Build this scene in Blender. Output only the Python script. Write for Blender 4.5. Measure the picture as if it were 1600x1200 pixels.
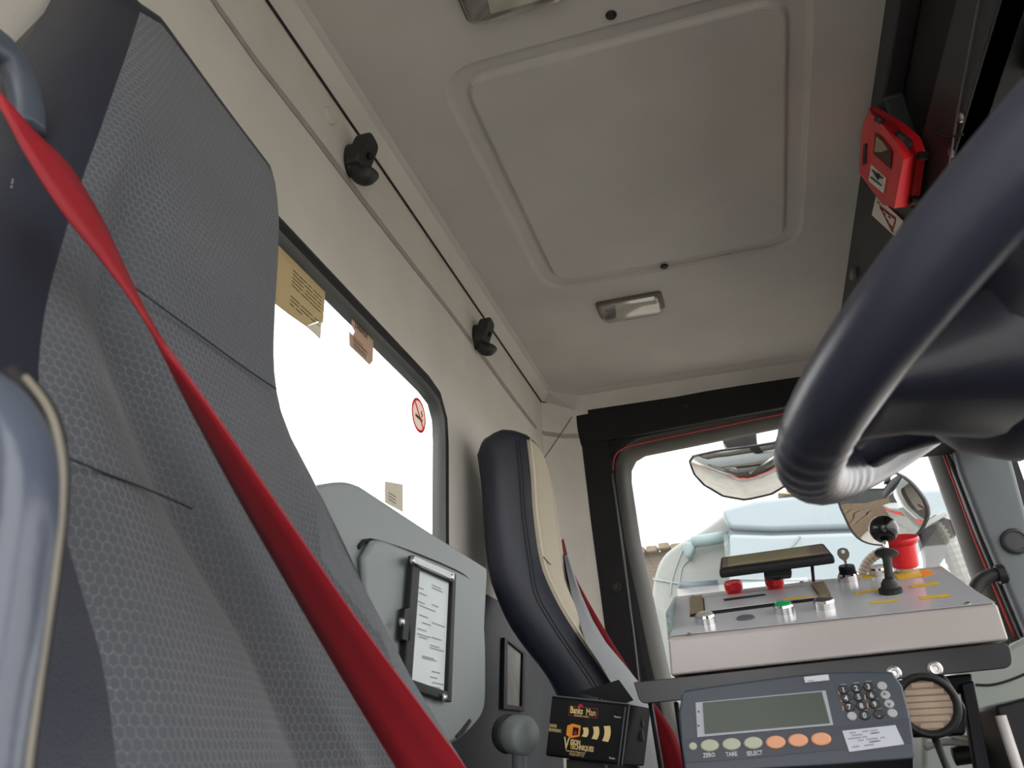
import bpy, bmesh, math, random
from mathutils import Vector, Matrix
random.seed(7)
scene = bpy.context.scene
for o in list(bpy.data.objects): bpy.data.objects.remove(o)

# ------------------------------------------------------------------ camera
# vehicle axes: +X forward, +Y to the passenger door, +Z up; eye beside the driver's door
CZ = 1.05
F = 1250.0
AX = Vector((0.95654769, -0.1539592, -0.24761477))
AY = Vector((0.28933043, 0.39599924, 0.8714772))
AX = (AX - AY*AX.dot(AY)).normalized()
AY = AY.normalized()
AZ = AX.cross(AY)
cam_d = bpy.data.cameras.new('camera'); cam = bpy.data.objects.new('camera', cam_d)
scene.collection.objects.link(cam)
cam_d.sensor_width = 36.0; cam_d.lens = F*36/1600
cam_d.clip_start = 0.02; cam_d.clip_end = 300
right = Vector((AX[0], AY[0], AZ[0])); down = Vector((AX[1], AY[1], AZ[1])); fwd = Vector((AX[2], AY[2], AZ[2]))
m = Matrix((right, -down, -fwd)).transposed().to_4x4(); m.translation = (0, 0, CZ)
cam.matrix_world = m
cam_d.dof.use_dof = True; cam_d.dof.focus_distance = 1.25; cam_d.dof.aperture_fstop = 13
scene.camera = cam

# ------------------------------------------------------------------ sky, exposure
world = bpy.data.worlds.new('overcast_sky'); scene.world = world; world.use_nodes = True
wn = world.node_tree; wn.nodes.clear()
bg = wn.nodes.new('ShaderNodeBackground'); out = wn.nodes.new('ShaderNodeOutputWorld')
tc = wn.nodes.new('ShaderNodeTexCoord'); nz = wn.nodes.new('ShaderNodeTexNoise'); rp = wn.nodes.new('ShaderNodeValToRGB')
nz.inputs['Scale'].default_value = 2.2; nz.inputs['Detail'].default_value = 4
rp.color_ramp.elements[0].position = .3; rp.color_ramp.elements[0].color = (.86, .86, .86, 1)
rp.color_ramp.elements[1].position = .7; rp.color_ramp.elements[1].color = (1.0, .99, .97, 1)
wn.links.new(tc.outputs['Generated'], nz.inputs['Vector']); wn.links.new(nz.outputs['Fac'], rp.inputs['Fac'])
wn.links.new(rp.outputs['Color'], bg.inputs['Color']); wn.links.new(bg.outputs[0], out.inputs[0])
bg.inputs['Strength'].default_value = 4.0
scene.view_settings.view_transform = 'Standard'; scene.view_settings.look = 'None'
scene.view_settings.gamma = 1.0; scene.view_settings.use_curve_mapping = False
scene.view_settings.exposure = 0.0

# ------------------------------------------------------------------ measuring helpers
def ray(u, v):
    d = Vector((u-800, v-600, F))
    return Vector((AX.dot(d), AY.dot(d), AZ.dot(d)))
EYE = Vector((0, 0, CZ))
def at(u, v, ax, val):            # the point seen at (u, v) on the plane X/Y/Z = val (Z measured from the eye)
    r = ray(u, v); i = 'XYZ'.index(ax)
    return EYE + r*(val/r[i])
def hit(u, v, p0, n):
    r = ray(u, v); return EYE + r*((Vector(p0)-EYE).dot(n)/r.dot(n))
def interp(tab, x):
    tab = sorted(tab)
    if x <= tab[0][0]: return tab[0][1]
    for (a, b), (c, d) in zip(tab, tab[1:]):
        if x <= c: return b+(d-b)*(x-a)/(c-a)
    return tab[-1][1]
def smooth_tab(tab):              # cubic (Catmull-Rom) version of interp
    tab = sorted(tab)
    def fn(x):
        if x <= tab[0][0]: return tab[0][1]
        if x >= tab[-1][0]: return tab[-1][1]
        for i in range(len(tab)-1):
            x0, y0 = tab[i]; x1, y1 = tab[i+1]
            if x <= x1:
                def slope(k):
                    a = tab[max(k-1, 0)]; b = tab[min(k+1, len(tab)-1)]
                    return (b[1]-a[1])/(b[0]-a[0])
                h = x1-x0; t = (x-x0)/h
                return ((2*t**3-3*t*t+1)*y0+(t**3-2*t*t+t)*h*slope(i)+(-2*t**3+3*t*t)*y1+(t**3-t*t)*h*slope(i+1))
    return fn
def sstep(a, b, x):
    t = min(1, max(0, (x-a)/(b-a))); return t*t*(3-2*t)

# ------------------------------------------------------------------ materials
def srgb(r, g, b):
    return tuple(((c/255)/12.92 if c/255 <= .04045 else ((c/255+.055)/1.055)**2.4) for c in (r, g, b))+(1,)
MATS = {}
def mat(name, col, rough=.5, metal=0, bump=0, bscale=200, var=0, vscale=8, spec=.5, coat=0, emit=None, sheen=0):
    if name in MATS: return MATS[name]
    M = bpy.data.materials.new(name); M.use_nodes = True; nt = M.node_tree; b = nt.nodes['Principled BSDF']
    c = srgb(*col) if max(col) > 1 else tuple(col)+(1,)
    b.inputs['Base Color'].default_value = c; b.inputs['Roughness'].default_value = rough
    b.inputs['Metallic'].default_value = metal; b.inputs['Specular IOR Level'].default_value = spec
    b.inputs['Coat Weight'].default_value = coat; b.inputs['Sheen Weight'].default_value = sheen
    t = nt.nodes.new('ShaderNodeTexCoord')
    if var:
        n = nt.nodes.new('ShaderNodeTexNoise'); n.inputs['Scale'].default_value = vscale; n.inputs['Detail'].default_value = 5
        nt.links.new(t.outputs['Object'], n.inputs['Vector'])
        r = nt.nodes.new('ShaderNodeValToRGB')
        r.color_ramp.elements[0].position = .3; r.color_ramp.elements[1].position = .72
        r.color_ramp.elements[0].color = tuple(x*(1-var) for x in c[:3])+(1,)
        r.color_ramp.elements[1].color = tuple(min(1, x*(1+var)) for x in c[:3])+(1,)
        nt.links.new(n.outputs['Fac'], r.inputs['Fac']); nt.links.new(r.outputs['Color'], b.inputs['Base Color'])
    if bump:
        n2 = nt.nodes.new('ShaderNodeTexNoise'); n2.inputs['Scale'].default_value = bscale; n2.inputs['Detail'].default_value = 3
        nt.links.new(t.outputs['Object'], n2.inputs['Vector'])
        bp = nt.nodes.new('ShaderNodeBump'); bp.inputs['Strength'].default_value = bump; bp.inputs['Distance'].default_value = .002
        nt.links.new(n2.outputs['Fac'], bp.inputs['Height']); nt.links.new(bp.outputs['Normal'], b.inputs['Normal'])
    if emit:
        b.inputs['Emission Color'].default_value = c; b.inputs['Emission Strength'].default_value = emit
    MATS[name] = M; return M
def glass_mat(name, tint=(1, 1, 1), gloss=.06):
    if name in MATS: return MATS[name]
    M = bpy.data.materials.new(name); M.use_nodes = True; nt = M.node_tree; nt.nodes.clear()
    o = nt.nodes.new('ShaderNodeOutputMaterial'); mx = nt.nodes.new('ShaderNodeMixShader')
    tr = nt.nodes.new('ShaderNodeBsdfTransparent'); gl = nt.nodes.new('ShaderNodeBsdfGlossy')
    tr.inputs[0].default_value = tuple(tint)+(1,); gl.inputs['Roughness'].default_value = .02
    mx.inputs[0].default_value = gloss
    nt.links.new(tr.outputs[0], mx.inputs[1]); nt.links.new(gl.outputs[0], mx.inputs[2]); nt.links.new(mx.outputs[0], o.inputs[0])
    MATS[name] = M; return M
def hex_fabric(name, base, line, cell=.0065, sy=1.25):
    # woven cloth with a fine honeycomb of pale dotted lines, in the mesh's own UVs (metres)
    M = bpy.data.materials.new(name); M.use_nodes = True; nt = M.node_tree; b = nt.nodes['Principled BSDF']; L = nt.links
    def N(t, **k):
        n = nt.nodes.new(t)
        for a, v in k.items(): setattr(n, a, v)
        return n
    def vm(op, a, bb=None):
        n = N('ShaderNodeVectorMath', operation=op)
        for i, x in enumerate((a, bb)):
            if x is None: continue
            if isinstance(x, tuple): n.inputs[i].default_value = x
            else: L.new(x, n.inputs[i])
        return n
    def mt(op, a, bb=None, cc=None):
        n = N('ShaderNodeMath', operation=op)
        for i, x in enumerate((a, bb, cc)):
            if x is None: continue
            if isinstance(x, (int, float)): n.inputs[i].default_value = x
            else: L.new(x, n.inputs[i])
        return n.outputs[0]
    uv = N('ShaderNodeTexCoord').outputs['UV']
    p = vm('MULTIPLY', uv, (1/cell, 1/(cell*sy), 0)).outputs[0]
    s = (1.0, 1.7320508, 1.0); h = (.5, .8660254, 0)
    a = vm('SUBTRACT', vm('MODULO', vm('ADD', p, (500, 866.0254, 0)).outputs[0], s).outputs[0], h).outputs[0]
    q = vm('SUBTRACT', vm('MODULO', vm('ADD', p, (500.5, 866.0254+.8660254, 0)).outputs[0], s).outputs[0], h).outputs[0]
    la = vm('LENGTH', a).outputs['Value']; lq = vm('LENGTH', q).outputs['Value']
    mixv = N('ShaderNodeMix', data_type='VECTOR'); L.new(mt('LESS_THAN', lq, la), mixv.inputs['Factor'])
    L.new(a, mixv.inputs[4]); L.new(q, mixv.inputs[5])
    ab = vm('ABSOLUTE', mixv.outputs[1]).outputs[0]
    sep = N('ShaderNodeSeparateXYZ'); L.new(ab, sep.inputs[0])
    hd = mt('MAXIMUM', sep.outputs[0], vm('DOT_PRODUCT', ab, (.5, .8660254, 0)).outputs['Value'])
    edge = mt('SMOOTH_MAX', 0, mt('MULTIPLY', mt('SUBTRACT', hd, .40), 10), .05)
    edge = mt('MINIMUM', edge, 1)
    dots = N('ShaderNodeTexNoise'); dots.inputs['Scale'].default_value = 900; L.new(uv, dots.inputs['Vector'])
    dm = mt('MULTIPLY', mt('SUBTRACT', dots.outputs['Fac'], .38), 4.0)
    dm = mt('MINIMUM', mt('MAXIMUM', dm, 0), 1)
    big = N('ShaderNodeTexNoise'); big.inputs['Scale'].default_value = 7; L.new(uv, big.inputs['Vector'])
    k = mt('MULTIPLY', mt('MULTIPLY', edge, dm), mt('ADD', mt('MULTIPLY', big.outputs['Fac'], 1.4), -.15))
    k = mt('MINIMUM', mt('MAXIMUM', k, 0), 1)
    mc = N('ShaderNodeMix', data_type='RGBA'); L.new(k, mc.inputs['Factor'])
    mc.inputs[6].default_value = srgb(*base); mc.inputs[7].default_value = srgb(*line)
    L.new(mc.outputs[2], b.inputs['Base Color']); b.inputs['Roughness'].default_value = .85
    b.inputs['Specular IOR Level'].default_value = .25; b.inputs['Sheen Weight'].default_value = .25
    bp = N('ShaderNodeBump'); bp.inputs['Strength'].default_value = .5; bp.inputs['Distance'].default_value = .0012
    L.new(mt('SUBTRACT', 1, edge), bp.inputs['Height']); L.new(bp.outputs['Normal'], b.inputs['Normal'])
    MATS[name] = M; return M

beige = mat('beige_lining', (204, 200, 192), .75, bump=.12, bscale=260, var=.05, vscale=9)
roofm = mat('grey_headliner', (188, 185, 180), .85, bump=.15, bscale=400, var=.07, vscale=5)
groovem = mat('grimy_groove', (158, 151, 143), .85, var=.12, vscale=30)
blackp = mat('black_plastic', (24, 25, 27), .5, bump=.1, bscale=500, spec=.25)
blackm = mat('black_steel', (16, 17, 23), .4, spec=.12)
darkp = mat('charcoal_plastic', (48, 50, 52), .55, bump=.12, bscale=600)
greyp = mat('grey_plastic', (132, 140, 140), .5, bump=.1, bscale=500)
greyd = mat('slate_plastic', (92, 98, 102), .55, bump=.1, bscale=500)
rubber = mat('black_rubber', (20, 20, 21), .6)
rubberg = mat('grey_rubber', (88, 90, 88), .45)
chrome = mat('chrome', (215, 215, 215), .12, 1)
steel = mat('brushed_steel', (170, 170, 172), .35, 1)
redline = mat('red_seal', (190, 35, 40), .5)
leather = mat('navy_black_leather', (35, 38, 50), .42, bump=.2, bscale=900)
leatherg = mat('grained_grey_leather', (96, 100, 105), .5, bump=.8, bscale=700)
threadm = mat('pale_thread', (150, 150, 150), .8)
darkline = mat('dark_seam', (26, 27, 30), .9)
glass = glass_mat('window_glass')
screwm = mat('zinc_screw', (200, 198, 195), .3, 1)

# ------------------------------------------------------------------ mesh helpers
COL = scene.collection
class MB:
    def __init__(s): s.v = []; s.f = []; s.uv = None
    def add(s, vs, fs):
        k = len(s.v); s.v += [Vector(p) for p in vs]; s.f += [tuple(i+k for i in f) for f in fs]; return s
    def quadgrid(s, rows, closed=False):
        n = len(rows[0]); vs = [p for r in rows for p in r]; fs = []
        for i in range(len(rows)-1):
            for j in range(n if closed else n-1):
                a = i*n+j; b = i*n+(j+1) % n; fs.append((a, b, b+n, a+n))
        return s.add(vs, fs)
    def box(s, c, size, R=None):
        c = Vector(c); R = R or Matrix.Identity(3); hx, hy, hz = [x/2 for x in size]
        vs = [c+R @ Vector((x*hx, y*hy, z*hz)) for x in (-1, 1) for y in (-1, 1) for z in (-1, 1)]
        return s.add(vs, [(0, 1, 3, 2), (4, 6, 7, 5), (0, 4, 5, 1), (2, 3, 7, 6), (0, 2, 6, 4), (1, 5, 7, 3)])
    def prism(s, pts, vec):
        n = len(pts); vec = Vector(vec); a = [Vector(p) for p in pts]
        fs = [tuple(range(n-1, -1, -1)), tuple(range(n, 2*n))]+[(i, (i+1) % n, (i+1) % n+n, i+n) for i in range(n)]
        return s.add(a+[p+vec for p in a], fs)
    def loft(s, loops, cap=True):
        n = len(loops[0]); s0 = len(s.v); s.quadgrid(loops, True)
        if cap:
            s.f.append(tuple(s0+i for i in range(n-1, -1, -1))); e = s0+n*(len(loops)-1); s.f.append(tuple(e+i for i in range(n)))
        return s
    def tube(s, path, r, seg=10, closed=False, flat=None, cap=True):
        P = [Vector(p) for p in path]; n = len(P); rr = r if isinstance(r, (list, tuple)) else [r]*n
        up = None; loops = []
        for i in range(n):
            a = P[(i-1) % n] if (closed or i > 0) else P[i]; b = P[(i+1) % n] if (closed or i < n-1) else P[i]
            t = (b-a).normalized()
            if up is None:
                up = Vector((0, 0, 1)) if abs(t.z) < .9 else Vector((1, 0, 0))
                if flat: up = Vector(flat[1])
            sd = t.cross(up).normalized(); u2 = sd.cross(t).normalized(); up = u2
            kx, ky = (1, flat[0]) if flat else (1, 1)
            loops.append([P[i]+(sd*math.cos(2*math.pi*k/seg)*kx+u2*math.sin(2*math.pi*k/seg)*ky)*rr[i] for k in range(seg)])
        if closed: loops.append(loops[0]); return s.quadgrid(loops, True)
        return s.loft(loops, cap)
    def lathe(s, o, axis, prof, seg=24, ref=None):
        o = Vector(o); ax = Vector(axis).normalized()
        e = Vector(ref) if ref else (Vector((1, 0, 0)) if abs(ax.x) < .8 else Vector((0, 1, 0)))
        e = (e-ax*e.dot(ax)).normalized(); g = ax.cross(e)
        return s.loft([[o+ax*h+(e*math.cos(2*math.pi*k/seg)+g*math.sin(2*math.pi*k/seg))*max(r, 1e-5) for k in range(seg)] for r, h in prof])
    def build(s, name, material, parent=None, smooth=False, bevel=0, sub=0, bseg=2, kind=None, fix=True):
        off = world_loc(parent)
        me = bpy.data.meshes.new(name); me.from_pydata([tuple(p-off) for p in s.v], [], s.f)
        if s.uv:
            ul = me.uv_layers.new(name='UVMap')
            for lp in me.loops: ul.data[lp.index].uv = s.uv[lp.vertex_index]
        if fix:
            bm = bmesh.new(); bm.from_mesh(me); bmesh.ops.recalc_face_normals(bm, faces=bm.faces[:]); bm.to_mesh(me); bm.free()
        me.materials.append(material)
        if smooth:
            for p in me.polygons: p.use_smooth = True
        o = bpy.data.objects.new(name, me); COL.objects.link(o); o.parent = parent
        if bevel:
            b = o.modifiers.new('bevel', 'BEVEL'); b.width = bevel; b.segments = bseg; b.limit_method = 'ANGLE'; b.angle_limit = math.radians(35)
            if not smooth:
                for p in me.polygons: p.use_smooth = True
                w = o.modifiers.new('wn', 'WEIGHTED_NORMAL'); w.keep_sharp = True
        if sub:
            m_ = o.modifiers.new('sub', 'SUBSURF'); m_.levels = sub; m_.render_levels = sub
        if kind: o['kind'] = kind
        return o
def world_loc(o):
    v = Vector((0, 0, 0))
    while o is not None: v = v+Vector(o.location); o = o.parent
    return v
def tag(o, label, cat, group=None):
    o['label'] = label; o['category'] = cat
    if group: o['group'] = group
    return o
def thing(name, label, cat, loc, group=None):
    o = bpy.data.objects.new(name, None); COL.objects.link(o); o.location = loc; o.empty_display_size = .05
    return tag(o, label, cat, group)
def struct(name, loc=(0, 0, 0)):
    o = bpy.data.objects.new(name, None); COL.objects.link(o); o.location = loc; o['kind'] = 'structure'; return o
def copy_tree(o, delta, parent=None):
    c = o.copy(); COL.objects.link(c); c.parent = parent
    if parent is None: c.location = Vector(o.location)+Vector(delta)
    for ch in list(o.children): copy_tree(ch, delta, c)
    return c
def text(name, body, size, org, rt, up, material, parent, align='LEFT', ext=.0002, sx=1.0, bold=0, skew=False):
    cu = bpy.data.curves.new(name, 'FONT'); cu.body = body; cu.size = size; cu.align_x = align; cu.align_y = 'CENTER'; cu.extrude = ext
    cu.offset = bold; cu.resolution_u = 2
    tmp = bpy.data.objects.new('tmp_text', cu); COL.objects.link(tmp)
    me = bpy.data.meshes.new_from_object(tmp); bpy.data.objects.remove(tmp); bpy.data.curves.remove(cu)
    rt = Vector(rt).normalized(); up = Vector(up).normalized(); nn = rt.cross(up).normalized()
    if not skew: up = (up-rt*up.dot(rt)).normalized()
    off = world_loc(parent); org = Vector(org)-off
    for v in me.vertices: v.co = org+rt*v.co.x*sx+up*v.co.y+nn*v.co.z
    me.name = name; me.materials.clear(); me.materials.append(material)
    o = bpy.data.objects.new(name, me); COL.objects.link(o); o.parent = parent; return o
def catmull(pts, n=8, closed=False):
    P = [Vector(p) for p in pts]; res = []; m_ = len(P)
    for i in range(m_ if closed else m_-1):
        g = (lambda k: P[k % m_]) if closed else (lambda k: P[min(max(k, 0), m_-1)])
        p0, p1, p2, p3 = g(i-1), g(i), g(i+1), g(i+2)
        for k in range(n):
            t = k/n
            res.append(.5*((2*p1)+(p2-p0)*t+(2*p0-5*p1+4*p2-p3)*t*t+(3*p1-p0-3*p2+p3)*t**3))
    if not closed: res.append(P[-1])
    return res
def round_poly(pts, r, n=5):      # 2-D/3-D polygon with rounded corners
    P = [Vector(p) for p in pts]; res = []; m_ = len(P); rl = r if isinstance(r, (list, tuple)) else [r]*m_
    for i in range(m_):
        a, b, c = P[i-1], P[i], P[(i+1) % m_]; u = (a-b); w = (c-b); d = min(rl[i], u.length*.48, w.length*.48)
        if d < 1e-6: res.append(b); continue
        p, q = b+u.normalized()*d, b+w.normalized()*d
        for k in range(n+1):
            t = k/n; res.append(p*(1-t)**2+b*2*t*(1-t)+q*t*t)
    return res
def resample(loop, n):
    P = [Vector(p) for p in loop]; P.append(P[0]); L_ = [0]
    for a, b in zip(P, P[1:]): L_.append(L_[-1]+(b-a).length)
    res = []; j = 0
    for k in range(n):
        d = L_[-1]*k/n
        while L_[j+1] < d: j += 1
        t = (d-L_[j])/max(1e-9, L_[j+1]-L_[j]); res.append(P[j].lerp(P[j+1], t))
    return res
def polar(loop, c, angs):         # radial samples of a star-shaped 2-D loop around c
    res = []
    P = [Vector((p[0]-c[0], p[1]-c[1])) for p in loop]
    for a in angs:
        d = Vector((math.cos(a), math.sin(a))); best = None
        for p, q in zip(P, P[1:]+P[:1]):
            e = q-p; den = d.x*e.y-d.y*e.x
            if abs(den) < 1e-12: continue
            t = (p.x*e.y-p.y*e.x)/den; s_ = (p.x*d.y-p.y*d.x)/den
            if t > 0 and -1e-6 <= s_ <= 1+1e-6 and (best is None or t > best): best = t
        res.append(Vector((c[0]+d.x*best, c[1]+d.y*best)))
    return res
def offset2(loop, c, d):          # move a star-shaped loop in/out by d along its own normals
    n = len(loop); res = []
    for i in range(n):
        t = (loop[(i+1) % n]-loop[i-1]).normalized(); nrm = Vector((t.y, -t.x))
        if nrm.dot(loop[i]-Vector(c)) < 0: nrm = -nrm
        res.append(loop[i]+nrm*d)
    return res
# ================================================================== the cab shell
XR, DY, XF, YN = -.47, 2.0, .29, -.42
HS, HC = .872, .892
def W(x, y, z): return Vector((x, y, z+CZ))      # z measured from the eye
def fl(name, m_, pts, vec, parent=None, bevel=0):  # flat slab
    return MB().prism(pts, vec).build(name, m_, parent, bevel=bevel)

# floor
o = fl('floor', mat('ribbed_rubber_floor', (46, 46, 48), .8, bump=.3, bscale=90), [(-.6, YN-.05, -.03), (1.1, YN-.05, -.03), (1.1, DY+.1, -.03), (-.6, DY+.1, -.03)], (0, 0, .03)); o['kind'] = 'structure'

# ceiling : tray-shaped headliner
def rect_xy(x0, x1, y0, y1, z, ch=0):
    p = [W(x0, y0, z), W(x1, y0, z), W(x1, y1, z), W(x0+ch, y1, z), W(x0, y1-ch*.8, z)]
    return p
ceil = struct('ceiling', (0, 0, HC+CZ))
mb = MB()
L1 = [rect_xy(XR, XF+.03, YN, DY-.002, HS, .085), rect_xy(XR+.026, XF+.03, YN, DY-.04, HC-.006, .08), rect_xy(XR+.036, XF+.03, YN, DY-.06, HC, .08)]
for q in (2, 3): L1[0][q].z = at(1100, 613, 'Y', DY-.002).z
mb.quadgrid(L1, True)
xl = (at(690, 150, 'Z', HC).x+at(845, 440, 'Z', HC).x)/2; xr_ = at(1257, 330, 'Z', HC).x
yf = at(1040, 424, 'Z', HC).y; yn = at(930, 45, 'Z', HC).y
def rr(x0, x1, y0, y1, r, z):
    return round_poly([W(x0, y0, z), W(x1, y0, z), W(x1, y1, z), W(x0, y1, z)], r, 8)
hc = ((xl+xr_)/2, (yn+yf)/2)
o2 = [(p.x, p.y) for p in L1[2]]; h2_ = [(p.x, p.y) for p in rr(xl, xr_, yn, yf, .075, HC)]
angs = sorted([math.atan2(y-hc[1], x-hc[0]) % (2*math.pi) for x, y in o2+h2_])
mb.quadgrid([[W(p.x, p.y, HC) for p in polar(o2, hc, angs)], [W(p.x, p.y, HC) for p in polar(h2_, hc, angs)]], True)
hl = mb.build('headliner', roofm, ceil)
fl('roof_skin', beige, [W(XR-.08, YN-.05, HC+.03), W(1.0, YN-.05, HC+.03), W(1.0, DY+.1, HC+.03), W(XR-.08, DY+.1, HC+.03)], (0, 0, .03), ceil)
# pale edge strips of the headliner (rear and passenger side)
MB().quadgrid([[L1[0][0]+Vector((0, 0, -.001)), L1[0][4]+Vector((0, 0, -.001)), L1[0][3]+Vector((0, 0, -.001)), L1[0][2]+Vector((0, 0, -.001))],
               [L1[1][0]+Vector((.001, 0, -.001)), L1[1][4]+Vector((.001, 0, -.001)), L1[1][3]+Vector((.001, 0, -.001)), L1[1][2]+Vector((.001, 0, -.001))]]).build('headliner_edge', beige, ceil, fix=False)
# dark tube painting the shadow gap along the rear and side seam
MB().tube([W(XR+.002, YN, HS-.001), W(XR+.002, DY-.07, HS-.001), W(XR+.083, DY-.006, HS-.001)], .0021, 6).build('seam_shadow', rubber, ceil)
# roof hatch: a raised double-ridged rounded frame
ins = [(0, 0), (.002, .001), (.006, .0072), (.009, .0080), (.029, .0080), (.032, .0062), (.036, .001), (.039, 0)]
loops = [rr(xl+i, xr_-i, yn+i, yf-i, .075-i*.9, HC+d) for i, d in ins]
mb = MB(); mb.quadgrid(loops, True); k = len(loops[0]); mb.f.append(tuple(range(len(mb.v)-k, len(mb.v))))
mb.build('roof_hatch_panel', roofm, ceil, smooth=False)
for (u, v) in ((955, 24), (1038, 417)):
    p = at(u, v, 'Z', HC-.001)
    MB().lathe(p+Vector((0, 0, .003)), (0, 0, -1), [(.0075, 0), (.0075, .0035), (.006, .005), (0, .005)], 16).build('plug', rubber, ceil, smooth=False)

# rear wall with the window opening
def P_yz(y, z, x): return W(x, y, z)
win_px = [(452, 380), (500, 430), (560, 490), (620, 550), (650, 578), (670, 598), (683, 615), (690, 640), (690, 680), (687, 750), (684, 820)]
wy = [at(u, v, 'X', XR+.006) for u, v in win_px]
WT = sum(p.z-CZ for p in wy[:4])/4; WRt = at(689, 690, 'X', XR).y
win = round_poly([(.50, .02), (WRt, .02), (WRt, WT), (.50, WT)], [.06, .06, .062, .06], 6)
win = [Vector(p) for p in win]; wc = ((.50+WRt)/2, (.02+WT)/2)
angs = sorted([2*math.pi*i/72 for i in range(72)]+[math.atan2(z-wc[1], y-wc[0]) % (2*math.pi) for y in (YN, DY-.068) for z in (-1.05, HS)])
wi = polar(win, wc, angs); wo = polar([(YN, -1.05), (DY-.068, -1.05), (DY-.068, HS), (YN, HS)], wc, angs)
wall = struct('wall_rear', (XR, .8, CZ-1.05))
loops = [[P_yz(p.x, p.y, XR) for p in wo], [P_yz(p.x, p.y, XR) for p in offset2(wi, wc, .004)], [P_yz(p.x, p.y, XR-.014) for p in offset2(wi, wc, .035)]]
MB().quadgrid(loops, True).build('panel', beige, wall)
MB().quadgrid([[P_yz(p.x, p.y, XR-.05) for p in wo], [P_yz(p.x, p.y, XR-.014) for p in offset2(wi, wc, .035)]], True).build('outer_skin', beige, wall)
fl('lower_lining', mat('lining_charcoal', (64, 68, 72), .6, bump=.1), [W(XR, .66, -1.05), W(XR, DY-.09, -1.05), W(XR, DY-.09, .27), W(XR, .66, .27)], (.012, 0, 0), wall, .004)
# the grimy groove that runs along the wall and turns onto the corner panel
gp = [W(XR+.001, YN, at(340, 10, 'X', XR).z-CZ)]+[at(u, v, 'X', XR+.001) for u, v in [(300, -60), (340, 10), (400, 100), (480, 200), (555, 300), (640, 408), (700, 480), (760, 562), (800, 620), (838, 668)]]
zm = sum(p.z for p in gp)/len(gp)
mb = MB(); mb.quadgrid([[Vector((XR+.0012, p.y, p.z*.5+zm*.5+d*(1+.15*math.sin(9*p.y)))) for p in gp] for d in (-.006, .006)])
mb.build('groove_strip', groovem, wall, fix=False)
p = at(515, 181, 'X', XR+.001)
MB().lathe(p, (1, 0, 0), [(.0125, -.001), (.0125, .0015), (.011, .0025), (0, .0028)], 24).build('blanking_cap', beige, wall, smooth=False)

w1 = struct('window_1', (XR, .7, CZ+.3))
prof = [(.018, .000), (.019, .007), (.011, .010), (-.001, .009), (-.004, .006), (-.007, .001), (-.008, -.003), (-.008, -.012)]
MB().quadgrid([[P_yz(p.x, p.y, XR+dx) for p in offset2(wi, wc, d)] for d, dx in prof[:4]], True).build('gasket', rubber, w1, smooth=True)
MB().quadgrid([[P_yz(p.x, p.y, XR+dx) for p in offset2(wi, wc, d)] for d, dx in prof[3:]], True).build('gasket_lip', rubberg, w1, smooth=True)
g_in = offset2(wi, wc, -.005)
XG = XR-.004
MB().prism([P_yz(p.x, p.y, XG) for p in g_in], (-.004, 0, 0)).build('pane', glass, w1)
# dirt specks on the pane
mb = MB(); rs = random.Random(3)
dirt = [(532, 481), (539, 510), (537, 545), (508, 567), (502, 565), (497, 590), (508, 655), (605, 650), (505, 600), (535, 648), (484, 705), (530, 650), (500, 665), (507, 727), (640, 690), (600, 620), (560, 760), (630, 740)]
for u, v in dirt:
    c = at(u, v, 'X', XG+.0006); r = rs.uniform(.0006, .0016)
    mb.add([c+Vector((0, r*math.cos(a)*rs.uniform(.5, 1), r*1.6*math.sin(a)*rs.uniform(.5, 1))) for a in [k*math.pi/3 for k in range(6)]], [tuple(range(6))])
mb.build('dirt_specks', mat('dirt', (110, 104, 92), .9), w1, kind='stuff')

# corner panel between rear wall and passenger door
t1 = struct('trim_1', (XR, DY, CZ))
MB().prism([W(XR-.05, DY-.07, -1.05), W(XR, DY-.07, -1.05), W(XR+.085, DY-.004, -1.05), W(XR+.115, DY-.002, -1.05), W(XR+.115, DY+.06, -1.05), W(XR-.05, DY+.06, -1.05)], (0, 0, 1.05+HS+.004)).build('corner_panel', beige, t1, bevel=.004)
cn = Vector((-.07+.004, 0, 0)); nrm_c = Vector((.066, -.085, 0)).normalized()
def corner(u, v): return hit(u, v, W(XR+.04, DY-.038, 0), nrm_c)
MB().tube([corner(u, v)-nrm_c*-.001 for u, v in [(893, 652), (880, 672), (858, 705), (845, 722)]], .0011, 5).build('seam', darkline, t1)
MB().quadgrid([[corner(u, v+d)+nrm_c*.0015 for u, v in [(835, 668), (850, 678), (880, 682), (905, 682)]] for d in (-4, 3)]).build('groove_strip', groovem, t1, fix=False)

# passenger door
d1 = struct('door_1', (.05, DY, CZ-1.05))
op_px = [(984, 738), (990, 720), (1006, 710), (1100, 691), (1230, 664), (1330, 643), (1395, 630), (1418, 634), (1432, 655), (1450, 705), (1490, 815), (1528, 925), (1560, 1015), (1580, 1075), (1570, 1100), (1300, 1160), (1085, 1190), (1075, 1170), (1058, 1100), (1043, 1040), (1018, 925), (1000, 845)]
YG = DY+.055
opn = [at(u, v, 'Y', YG) for u, v in op_px]; op2 = [Vector((p.x, p.z-CZ)) for p in opn]
dc = (.10, .33)
doo = [(at(903, 652, 'Y', DY).x, HS), (.62, HS), (.66, -1.05), (at(945, 980, 'Y', DY).x+.01, -1.05), (at(945, 980, 'Y', DY).x, .28)]
angs = sorted([2*math.pi*i/120 for i in range(120)]+[math.atan2(z-dc[1], x-dc[0]) % (2*math.pi) for x, z in doo])
oi = polar([tuple(p) for p in op2], dc, angs); oo = polar(doo, dc, angs)
def dl(l, y): return [W(p.x, y, p.y) for p in l]
s1 = offset2(oi, dc, .012); s2 = offset2(oi, dc, .034); s3 = offset2(oi, dc, .048)
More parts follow.
